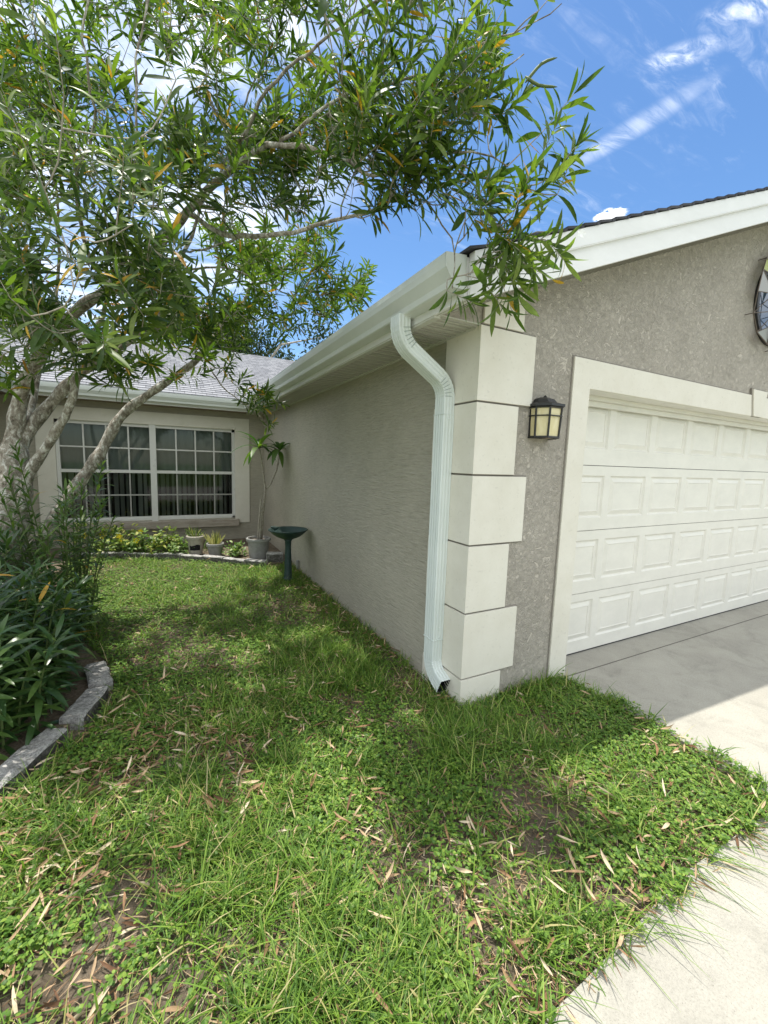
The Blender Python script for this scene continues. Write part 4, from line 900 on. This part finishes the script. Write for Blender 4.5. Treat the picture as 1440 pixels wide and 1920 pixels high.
# ------------------------------------------------------------------ lawn
LAWN = [(.97, -.02), (.99, -.35), (1.03, -.66), (.985, -1.22), (.80, -1.325), (.1, -1.31), (-.49, -1.36), (-.80, -1.37), (-3.2, -1.5), (-3.2, -1.2), (-2.68, -.45), (-2.36, .26), (-2.10, .72), (-2.0, 1.10), (-2.08, 1.55), (-2.35, 2.2), (-2.68, 3.2), (-2.88, 4.4), (-3.0, 5.5), (-2.58, 5.34), (-1.79, 5.03), (-1.21, 4.63), (-.66, 4.17), (-.40, 3.96), (-.02, 4.1), (-.02, -.02)]
def scatter(n, near):                     # more of them where the camera stands close
    lo_ = np.array((-3.2, -1.5)); hi_ = np.array((1.05, 5.5)); P = rng.uniform(lo_, hi_, (n, 2)); P = P[inpoly(P, LAWN)]
    d = np.linalg.norm(P-CAM[:2], axis=1); return P[rng.random(len(P)) < np.clip((near/np.maximum(d, .6))**.75, 0, 1)]
GZ0 = -.018
LAWN_IN = LAWN
J = random.Random(4); LW2 = []
for i, (a, b) in enumerate(zip(LAWN, LAWN[1:]+LAWN[:1])):
    n_ = max(1, int(math.hypot(b[0]-a[0], b[1]-a[1])/.05)) if i < 8 else 1
    for k_ in range(n_):
        f_ = k_/n_; dx_, dy_ = b[0]-a[0], b[1]-a[1]; l_ = math.hypot(dx_, dy_); w_ = (J.uniform(-.035, .03) if (k_ and i < 8) else 0)
        LW2.append((a[0]+dx_*f_+dy_/l_*-w_, a[1]+dy_*f_+dx_/l_*w_))
LAWN = LW2
def gz(P): return np.where(inpoly(P, DRVP), .003, GZ0)
DRVP = DRV+[(-14, -9), (14, -9), (14, .3)]
# grass tufts
T_ = scatter(80000, 2.6); k = vnoise(T_, 1.6, 1)*.45+vnoise(T_, 5, 2)*.55
front = np.clip((2.6-T_[:, 1])/2.6, .25, 1); T_ = T_[rng.random(len(T_)) < np.clip((k-.33)*3.2, .09, 1)*front*(1-.25*np.clip((-.9-T_[:, 0])/.8, 0, 1)*(T_[:, 1] < .6))]
nb = rng.integers(3, 8, len(T_)); idx = np.repeat(np.arange(len(T_)), nb); n = len(idx)
a = rng.uniform(0, 2*math.pi, n); sp_ = rng.uniform(.15, 1.25, n); B = np.zeros((n, 3)); B[:, :2] = T_[idx]+rng.normal(0, .012, (n, 2)); B[:, 2] = gz(B[:, :2])
D = np.stack([np.cos(a)*sp_, np.sin(a)*sp_, np.ones(n)], 1); Nn = np.stack([-np.cos(a), -np.sin(a), sp_], 1)
wide = rng.random(len(T_)) < .3; Ln = rng.uniform(.055, .165, n)*(np.clip(rng.normal(1, .22, len(T_)), .6, 1.5)*(.6+.75*vnoise(T_, 3.1, 22)))[idx]
V1, Q1, per = leaves(B, D, Nn, Ln, rng.uniform(.0016, .0032, n)*np.where(wide, 1.6, 1.)[idx], rng.uniform(.05, .9, n), fold=.3, st=5, shape='grass')
# ground cover leaflets in threes
T_ = scatter(210000, 3.0); k = vnoise(T_, 1.3, 5)*.55+vnoise(T_, 4.5, 6)*.45-.17*np.clip((.9-T_[:, 1])/1.6, 0, 1)-.07*np.clip((-.8-T_[:, 0])/.7, 0, 1)*(T_[:, 1] < .3)+.30*np.clip(T_[:, 1]-2.2, 0, 1)+.14*(T_[:, 0] > .5)
T_ = T_[rng.random(len(T_)) < np.clip((k-.34)*3.4, .12+.26*(T_[:, 1] > .6), 1)]; idx = np.repeat(np.arange(len(T_)), 3); n = len(idx)
a = rng.uniform(0, 6.28, len(T_))[idx]+np.tile([0, 2.1, 4.2], len(T_))+rng.normal(0, .3, n); B2 = np.zeros((n, 3)); B2[:, :2] = T_[idx]
hh = rng.uniform(.004, .05, len(T_)); B2[:, 2] = gz(B2[:, :2])+hh[idx]
tl = rng.uniform(-.25, .6, n); D = np.stack([np.cos(a), np.sin(a), tl], 1); sz = rng.uniform(.007, .017, len(T_))[idx]
V2, Q2, per2 = leaves(B2, D, np.tile([0, 0, 1.], (n, 1))+rng.normal(0, .25, (n, 3)), sz, sz*.44, rng.uniform(0, .4, n), fold=.15, st=4, shape='oval')
V = np.concatenate([V1, V2]); Q = np.concatenate([Q1, Q2+len(V1)])
tag(npmesh('grass', V, Q, np.concatenate([np.zeros(len(Q1)), np.ones(len(Q2))]), [m_grass, m_clov]), 'patchy green lawn of grass and low ground cover', 'lawn', kind='stuff')
# fallen leaves
T_ = scatter(52000, 2.8); k = vnoise(T_, 1.8, 9); wallside = np.exp(-((T_[:, 0]+.15)/.25)**2)*(T_[:, 1] > 0); lft = np.clip((-.5-T_[:, 0])/1.1, 0, 1)*np.clip((1.3-T_[:, 1])/1., 0, 1)
T_ = T_[rng.random(len(T_)) < np.clip((k*.5+.5*vnoise(T_, 6, 19)-.36)*2.0, .08, .8)*(.34+1.0*wallside+1.3*lft)]; n = len(T_)
edge = np.array([(rng.uniform(-.8, .95), -1.33+rng.normal(0, .03)) for _ in range(40)]); T_ = np.concatenate([T_, edge]); n = len(T_)
B = np.zeros((n, 3)); B[:, :2] = T_; B[:, 2] = gz(T_)+np.where(rng.random(n) < .5, rng.uniform(.028, .07, n), rng.uniform(.003, .04, n))*np.where(inpoly(T_, DRVP), .3, 1.); B[-40:, 2] = rng.uniform(.006, .02, 40)
a = rng.uniform(0, 6.28, n); D = np.stack([np.cos(a), np.sin(a), rng.normal(0, .16, n)], 1); Ln = rng.uniform(.03, .10, n)
V, Q, per = leaves(B, D, np.tile([0, 0, 1.], (n, 1))+rng.normal(0, .45, (n, 3)), Ln, Ln*rng.uniform(.06, .11, n), rng.uniform(-.5, .6, n), fold=.5, st=7, curl=2.2)
tag(npmesh('fallen_leaves', V, Q, np.zeros(len(Q)), [m_dead]), 'dry tan oleander leaves scattered over the lawn', 'leaf litter', kind='stuff')
# thatch: dry stems lying flat between the blades
T_ = scatter(60000, 2.4); k = vnoise(T_, 2.2, 14); T_ = T_[rng.random(len(T_)) < np.clip((k-.2)*1.5, .3, .95)]; n = len(T_)
B = np.zeros((n, 3)); B[:, :2] = T_; B[:, 2] = gz(T_)+rng.uniform(.002, .02, n); a = rng.uniform(0, 6.28, n); D = np.stack([np.cos(a), np.sin(a), rng.normal(0, .1, n)], 1); Ln = rng.uniform(.03, .10, n)
V, Q, per = leaves(B, D, np.tile([0, 0, 1.], (n, 1))+rng.normal(0, .3, (n, 3)), Ln, rng.uniform(.0010, .0028, n), rng.uniform(-.3, .3, n), fold=.3, st=4, shape='grass')
tag(npmesh('thatch', V, Q, np.zeros(len(Q)), [m_dead]), 'dry straw lying between the grass blades', 'thatch', kind='stuff')
# long runners hanging over the slab edge
B, D, L_, W_ = [], [], [], []
for i in range(70):
    x = rng.uniform(-.85, .98); B.append((x, -1.30+rng.normal(0, .02), .0)); D.append((rng.normal(.35, .5), -1, rng.uniform(.05, .6))); L_.append(rng.uniform(.08, .26)); W_.append(.0022)
for i in range(40):
    y = rng.uniform(-1.25, 0); B.append((.96, y, .0)); D.append((1, rng.normal(0, .5), rng.uniform(.1, .8))); L_.append(rng.uniform(.05, .13)); W_.append(.0022)
n = len(B); V, Q, per = leaves(np.array(B), np.array(D, float), np.tile([0, 0, 1.], (n, 1)), np.array(L_), np.array(W_), rng.uniform(.05, .3, n), fold=.3, st=6, shape='grass')
tag(npmesh('grass_runners', V, Q, np.zeros(len(Q)), [m_grass]), 'thin grass runners straying over the concrete edge', 'grass', kind='stuff')
# sticks
for k, (pts, l) in enumerate([([(-1.15, 3.05), (-.92, 2.82), (-.80, 2.62)], 'bare forked twig lying on grass left of the bird bath'), ([(-.62, 2.55), (-.45, 2.75), (-.28, 2.85)], 'pale curved twig lying in front of the bird bath foot'), ([(.62, -1.52), (.72, -1.64), (.86, -1.78)], 'thin dark twig lying on the front concrete')]):
    z = .006 if k == 2 else -.01; c = (pts[0][0], pts[0][1], z); q = MB(c); P, _ = resample([(x, y, z+.012*(i % 2)) for i, (x, y) in enumerate(pts)], [1]*3, .04); q.tube(P, np.linspace(.005, .002, len(P)), 6)
    q.tube([P[len(P)//2], P[len(P)//2]+np.array((.06, .10, .02))], [.003, .0015], 5); tag(q.build('twig', m_twig), l, 'twig')
